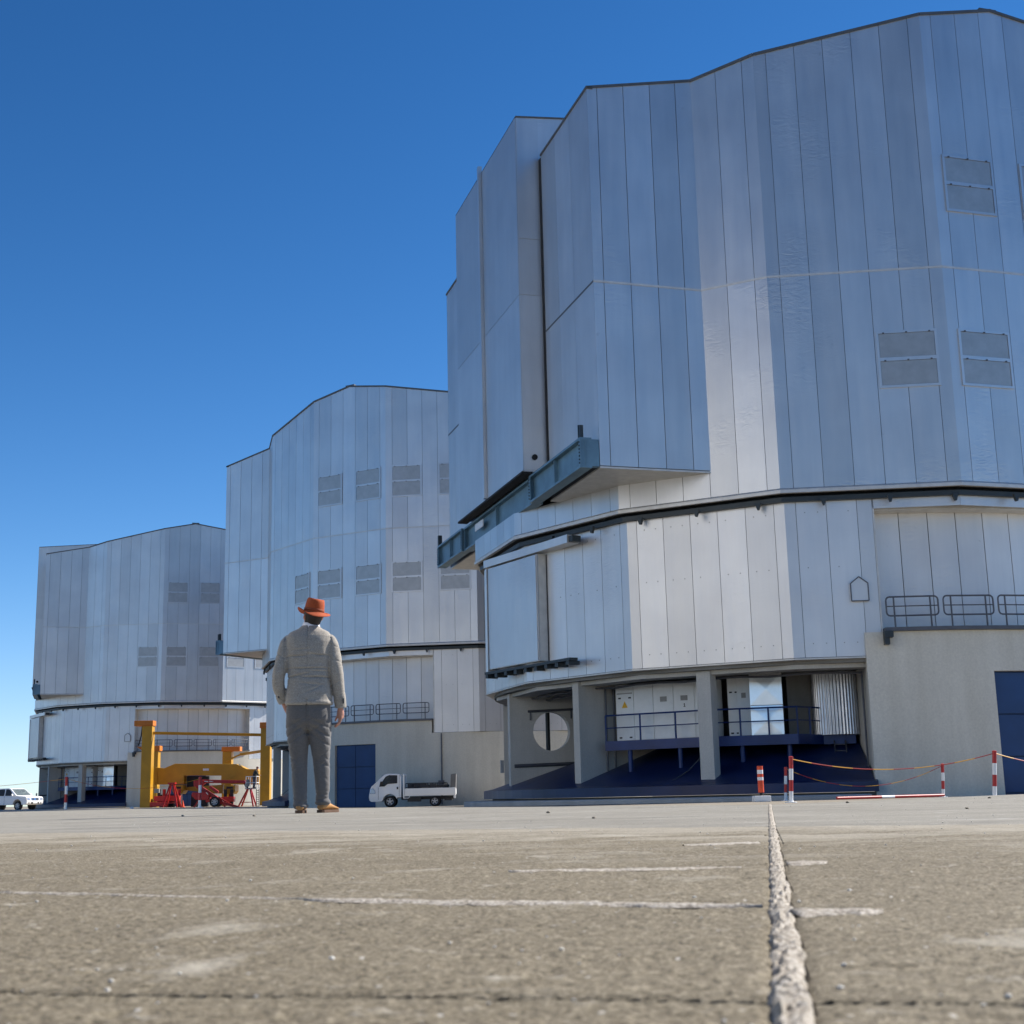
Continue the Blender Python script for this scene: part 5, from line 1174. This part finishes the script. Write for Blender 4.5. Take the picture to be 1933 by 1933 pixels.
# --- body (one continuous surface, mostly under the clothes)
HM = Matrix.Translation((.018, .02, 1.575)) @ Matrix.Rotation(rad(30), 4, 'Z') @ Matrix.Rotation(rad(14), 4, 'X')
b = MB(); head_mesh(b, HM)
limb(b, [(.005, -.01, 1.48), (.01, .0, 1.56), (.016, .015, 1.64)], [.075, .062, .058], 16)
b.loft([sring(0, 0, z, hw, hd) for z, hw, hd in ((.80, .15, .10), (.9, .165, .11), (1.05, .15, .10), (1.25, .165, .105), (1.40, .18, .105), (1.48, .15, .09), (1.53, .06, .06))])
limb(b, [(-.16, 0, 1.46), (-.215, -.02, 1.32), (-.25, -.04, 1.19), (-.25, -.01, 1.05), (-.222, .045, .955), (-.20, .05, .90)], [.055, .05, .042, .036, .028, .026])
limb(b, [(.16, 0, 1.46), (.225, -.005, 1.32), (.252, -.01, 1.19), (.268, .02, 1.03), (.272, .045, .885)], [.055, .05, .042, .036, .025])
hand(b, (.272, .048, .885), (-.04, .16, -1), (.35, -.95, .0), (-.9, -.25, 0))
hand(b, (-.212, .05, .94), (.45, .1, -1), (-.1, -.9, .0), (.9, 0, 0))
limb(b, [(-.088, 0, .86), (-.090, .01, .66), (-.084, .03, .45), (-.068, .005, .16), (-.064, .02, .06)], [.075, .07, .05, .034, .034]); limb(b, [(.088, 0, .86), (.096, .03, .66), (.104, .075, .45), (.112, .095, .18), (.112, .125, .06)], [.075, .07, .05, .034, .034])
fuse(b, 'body', 'skin', man, .0055, 2)
# --- trousers
tr = MB()
tr.loft([sring(0, .0, z, hw, hd, 28, 2.4) for z, hw, hd in ((.70, .10, .08), (.735, .15, .115), (.79, .186, .136), (.86, .195, .140), (.95, .185, .13), (1.02, .175, .12))])
limb(tr, [(-.088, .0, .86), (-.092, .005, .72), (-.090, .015, .58), (-.084, .03, .45), (-.076, .02, .30), (-.068, .005, .16), (-.064, .0, .085), (-.062, .01, .05)], [.105, .106, .090, .074, .066, .061, .060, .060], 20)
limb(tr, [(.088, .0, .86), (.094, .02, .72), (.100, .045, .58), (.104, .075, .45), (.110, .085, .30), (.112, .095, .18), (.112, .105, .11), (.112, .115, .075)], [.105, .106, .090, .074, .066, .061, .060, .060], 20)
def tro_d(p, n):
    d = .0035 * nz(p, 9) + .002 * nz(p, 22, 5)
    s = 1 if p.x > 0 else -1
    for zc, a, w, sl in ((.47, .006, .009, .7), (.43, .007, .009, -.6), (.50, .004, .008, -.9), (.395, .005, .009, .8), (.33, .003, .012, -.9)):
        cx = -.084 if s < 0 else .104; d -= a * gauss(p.z - zc - sl * (p.x - cx) - .01 * nz(p, 14, zc * 9), w) * (.6 + .4 * s * math.copysign(1, p.x - cx)) * .8
    for zc, a, w in ((.075, .008, .010), (.105, .006, .010), (.14, .003, .012)):
        zz = p.z - (0 if s < 0 else .035); d -= a * gauss(zz - zc - .18 * nz(p, 8, zc * 30) * .2, w)
    d += .010 * gauss(p.z - (.06 if s < 0 else .09), .018)
    for zc, sl, a in ((.80, .5, .006), (.74, .6, .008), (.68, .7, .006)): d -= a * gauss(p.z - zc + sl * abs(abs(p.x) - .02), .012) * (1 if p.y < .04 else .3)
    if p.y < 0 and p.z > .66: d -= .012 * gauss(p.x, .012)
    return d
fuse(tr, 'trousers', 'trouser_grey', man, .0065, 8, tro_d)
# --- jacket
jk = MB()
jk.loft([sring(cx, cy, z, hw, hd, 30, 2.5) for z, hw, hd, cx, cy in ((.915, .204, .150, .004, -.004), (.94, .204, .150, .004, -.004), (1.02, .198, .146, .003, 0), (1.10, .188, .138, .002, .004), (1.18, .183, .130, 0, .005), (1.28, .188, .132, 0, .002), (1.38, .196, .136, 0, -.002), (1.46, .200, .130, 0, -.004), (1.515, .198, .116, 0, -.004), (1.553, .168, .098, .004, 0), (1.585, .105, .082, .008, .004), (1.612, .074, .072, .012, .008))])
limb(jk, [(-.160, -.004, 1.500), (-.197, -.010, 1.44), (-.222, -.025, 1.32), (-.250, -.045, 1.20), (-.256, -.025, 1.09), (-.238, .02, 1.00), (-.222, .045, .955)], [.050, .062, .064, .060, .056, .052, .050], 20)
limb(jk, [(.160, -.004, 1.500), (.197, -.008, 1.44), (.222, -.014, 1.32), (.242, -.018, 1.20), (.256, .005, 1.08), (.268, .03, .97), (.272, .042, .890)], [.050, .062, .064, .060, .056, .052, .050], 20)
def jac_d(p, n):
    d = .0036 * nz(p, 7) + .0022 * nz(p, 20, 3) + .0012 * mnoise.noise(Vector((p.x * 4, p.y * 4, p.z * 30)))
    ax = abs(p.x)
    if ax < .195 and p.y < .02:
        d -= .006 * gauss(p.x - .003, .004) * (1 if p.z > 1.24 else .35)
        for zc, sl, x0, xw, a, w in ((1.335, .05, -.09, .09, .007, .006), (1.345, -.10, .10, .09, .006, .006), (1.228, .0, 0, .16, .009, .006), (1.205, -.05, .07, .1, .005, .008), (1.168, .16, -.09, .10, .009, .006), (1.152, -.03, .08, .12, .009, .006), (1.09, -.1, .05, .1, .004, .009), (1.39, .04, -.05, .1, .003, .007), (1.05, .5, .06, .08, .004, .01)):
            a *= 1.7; d -= a * gauss(p.z - zc - sl * (p.x - x0) - .010 * nz(p, 6, zc * 40), w) * gauss(p.x - x0, xw)
            d += a * .18 * gauss(p.z - zc - .016 - sl * (p.x - x0) - .010 * nz(p, 6, zc * 40), w * 1.5) * gauss(p.x - x0, xw)
    for s in (-1, 1):
        if p.x * s > .19 and p.z < 1.50:
            for k in range(9):
                zc = 1.42 - k * .062; d -= (.004 + .002 * ((k * 7) % 3)) * gauss(p.z - zc - (.5 if k % 2 else -.4) * (p.x * s - .25) - .03 * nz(p, 7, k * 5), .007) * max(0, .5 + nz(p, 5, k * 11))
    d -= .006 * gauss(ax - .198, .008) * (1 if 1.0 < p.z < 1.50 and p.y < .05 else 0)
    if p.z < .96 and ax < .21: d += .004 * gauss(p.z - .935, .012) - .008 * gauss(p.x - .002, .006) * (1 if p.y < 0 else 0)
    d += .006 * gauss(p.z - 1.47, .04) * gauss(ax - .215, .03)
    return d
fuse(jk, 'jacket', 'tweed', man, .0055, 5, jac_d)
q = MB(); rr = [sring(.014, .008, z, hw, hd, 28, 2.1, (0, .12)) for z, hw, hd in ((1.590, .082, .078), (1.632, .074, .072), (1.642, .070, .068), (1.628, .064, .062), (1.60, .060, .06))]
q.loft(rr, cap=False); q.build('shirt_collar', 'shirt_white', man, smooth=60)
q = MB(); q.slab([(.168, -.02, .935), (.215, .0, .925), (.225, .04, 1.06), (.185, .02, 1.07)], (.004, .02, 0)); q.build('shirt_tail', 'shirt_white', man)
for x, y, z in ((-.262, .015, 1.005), (.300, .012, .945)):
    q = MB(); q.slab([(x, y - .05, z - .022), (x + .012, y - .052, z - .022), (x + .012, y - .052, z + .022), (x, y - .05, z + .022)], (0, .02, 0)); q.build('cuff_buttons', 'button_black', man)
# --- shoes
def shoe(x, y, a, lift):
    M_ = Matrix.Translation((x, y, 0)) @ Matrix.Rotation(rad(a), 4, 'Z'); q = MB(); rings = []
    for yy, hw, h in ((-.062, .022, .050), (-.055, .033, .070), (-.03, .038, .085), (.02, .040, .092), (.07, .042, .085), (.12, .047, .066), (.17, .049, .052), (.21, .042, .044), (.235, .024, .034)):
        ring = []
        for k in range(16):
            t = 2 * math.pi * k / 16; c, s = math.cos(t), math.sin(t); ring.append(M_ @ Vector((hw * math.copysign(abs(c) ** .75, c), yy, .022 + (h - .022) * (s * .5 + .5) ** .8)))
        rings.append(ring)
    q.loft(rings); sh = q.build('shoe', 'shoe_tan', man, smooth=60)
    q = MB(); out = [(-.067, .024), (-.05, .038), (-.0, .042), (.06, .043), (.12, .050), (.18, .050), (.22, .038), (.242, .016)]
    pl = [M_ @ Vector((w, yy, .001)) for yy, w in out] + [M_ @ Vector((-w, yy, .001)) for yy, w in reversed(out)]; q.slab(pl, (0, 0, .024)); q.build('sole', 'shoe_sole', sh)
shoe(-.066, .0, 6, 0); shoe(.118, .115, -20, 0)
# --- hair and hat
HI = HM
q = MB(); rings = []
for z, hw, hd, cy, a0, a1 in ((.035, .060, .070, .012, 205, 335), (.06, .068, .086, .008, 190, 350), (.09, .075, .096, .004, 178, 362), (.125, .080, .104, .0, 172, 368), (.16, .081, .105, -.004, 170, 370), (.19, .075, .099, -.008, 170, 370)):
    rings.append([HI @ Vector((hw * math.cos(rad(a0 + (a1 - a0) * k / 24)), cy + hd * math.sin(rad(a0 + (a1 - a0) * k / 24)), z)) for k in range(25)])
o = len(q.v); n = 25
for r in rings: q.v += [tuple(p) for p in r]
for i in range(len(rings) - 1):
    for k in range(n - 1): q.f.append([i * n + k, i * n + k + 1, (i + 1) * n + k + 1, (i + 1) * n + k]); q.m.append(0)
q.build('hair', 'hair_dark', man, smooth=60)
HT = HM @ Matrix.Translation((0, -.012, .155)) @ Matrix.Rotation(rad(7), 4, 'Y') @ Matrix.Rotation(rad(-6), 4, 'X')
q = MB(); n = 48; rings = []
def hr(r0x, r0y, zf):
    return [HT @ Vector((r0x * math.cos(2 * math.pi * k / n), r0y * math.sin(2 * math.pi * k / n), zf(2 * math.pi * k / n))) for k in range(n)]
wav = lambda a: .016 * math.cos(2 * a) + .010 * math.sin(a) - .006 * math.cos(3 * a + .6)
rings.append(hr(.076, .098, lambda a: .0)); rings.append(hr(.110, .128, lambda a: wav(a) * .45 - .006)); rings.append(hr(.143, .160, lambda a: wav(a) * 1.25 - .006)); rings.append(hr(.1445, .1615, lambda a: wav(a) * 1.25 - .003)); rings.append(hr(.143, .160, lambda a: wav(a) * 1.25)); rings.append(hr(.110, .128, lambda a: wav(a) * .45 + .002))
rings.append(hr(.085, .106, lambda a: .010)); rings.append(hr(.083, .104, lambda a: .035)); rings.append(hr(.080, .101, lambda a: .07)); rings.append(hr(.074, .095, lambda a: .105 + .006 * math.cos(2 * a))); rings.append(hr(.066, .086, lambda a: .120 + .006 * math.cos(2 * a))); rings.append(hr(.055, .073, lambda a: .120)); rings.append(hr(.040, .058, lambda a: .098)); rings.append(hr(.022, .040, lambda a: .088)); rings.append(hr(.008, .015, lambda a: .094))
q.loft(rings, cap=True); hat = q.build('hat', 'hat_felt', man, smooth=70)
q = MB(); q.loft([hr(.0855, .1065, lambda a: .012), hr(.0875, .1085, lambda a: .014), hr(.0865, .1075, lambda a: .034), hr(.084, .105, lambda a: .036)], cap=False); q.build('hat_band', 'hat_band', hat, smooth=60)

# --- worker in the basket
wk_ = thing('person', LIFT_FEET, 'worker in dark jacket and jeans leaning on the boom lift basket rail', 'person', rz=rad(-60))
b = MB(); HW = Matrix.Translation((.0, .22, 1.47)) @ Matrix.Rotation(rad(-20), 4, 'X'); head_mesh(b, HW)
limb(b, [(0, .14, 1.38), (0, .2, 1.5)], [.06, .055], 10); b.loft([sring(0, cy, z, .14, .1, 16) for z, cy in ((.85, 0), (1.1, .05), (1.38, .13))])
for s in (-1, 1):
    limb(b, [(s * .17, .12, 1.36), (s * .24, .2, 1.12), (s * .16, .42, 1.02)], [.05, .042, .032], 10); hand(b, (s * .16, .42, 1.02), (0, 1, -.1), (s, 0, 0), (0, .2, -1))
    limb(b, [(s * .09, 0, .86), (s * .10, .03, .45), (s * .10, 0, .06), (s * .10, .1, .03)], [.075, .05, .04, .04], 10)
fuse(b, 'body', 'skin', wk_, .012, 2)
b = MB(); b.loft([sring(0, cy, z, hw, hd, 16) for z, cy, hw, hd in ((.86, 0, .18, .14), (1.1, .05, .18, .135), (1.32, .11, .2, .13), (1.42, .14, .11, .09))])
for s in (-1, 1): limb(b, [(s * .16, .11, 1.36), (s * .245, .2, 1.12), (s * .17, .38, 1.03)], [.075, .06, .05], 12)
fuse(b, 'jacket', 'jacket_dark', wk_, .016, 2)
b = MB(); b.loft([sring(0, 0, z, .17, .12, 16) for z in (.74, .9)])
for s in (-1, 1): limb(b, [(s * .09, 0, .86), (s * .10, .03, .45), (s * .10, .0, .06)], [.09, .068, .06], 12)
fuse(b, 'trousers', 'jeans_blue', wk_, .016, 2)
q = MB(); n = 24; q.loft([[HW @ Vector((r * math.cos(2 * math.pi * k / n), r * 1.25 * math.sin(2 * math.pi * k / n), z)) for k in range(n)] for r, z in ((.084, .15), (.085, .18), (.078, .215), (.05, .245), (.01, .252))]); q.build('cap', 'cap_red', wk_, smooth=60)
for s in (-1, 1):
    q = MB(); q.loft([[Vector((s * .10 + w * math.cos(2 * math.pi * k / 12), y, .045 + h * math.sin(2 * math.pi * k / 12))) for k in range(12)] for y, w, h in ((-.08, .03, .03), (0, .045, .045), (.12, .048, .04), (.2, .03, .03))]); q.build('shoe', 'button_black', wk_, smooth=60)
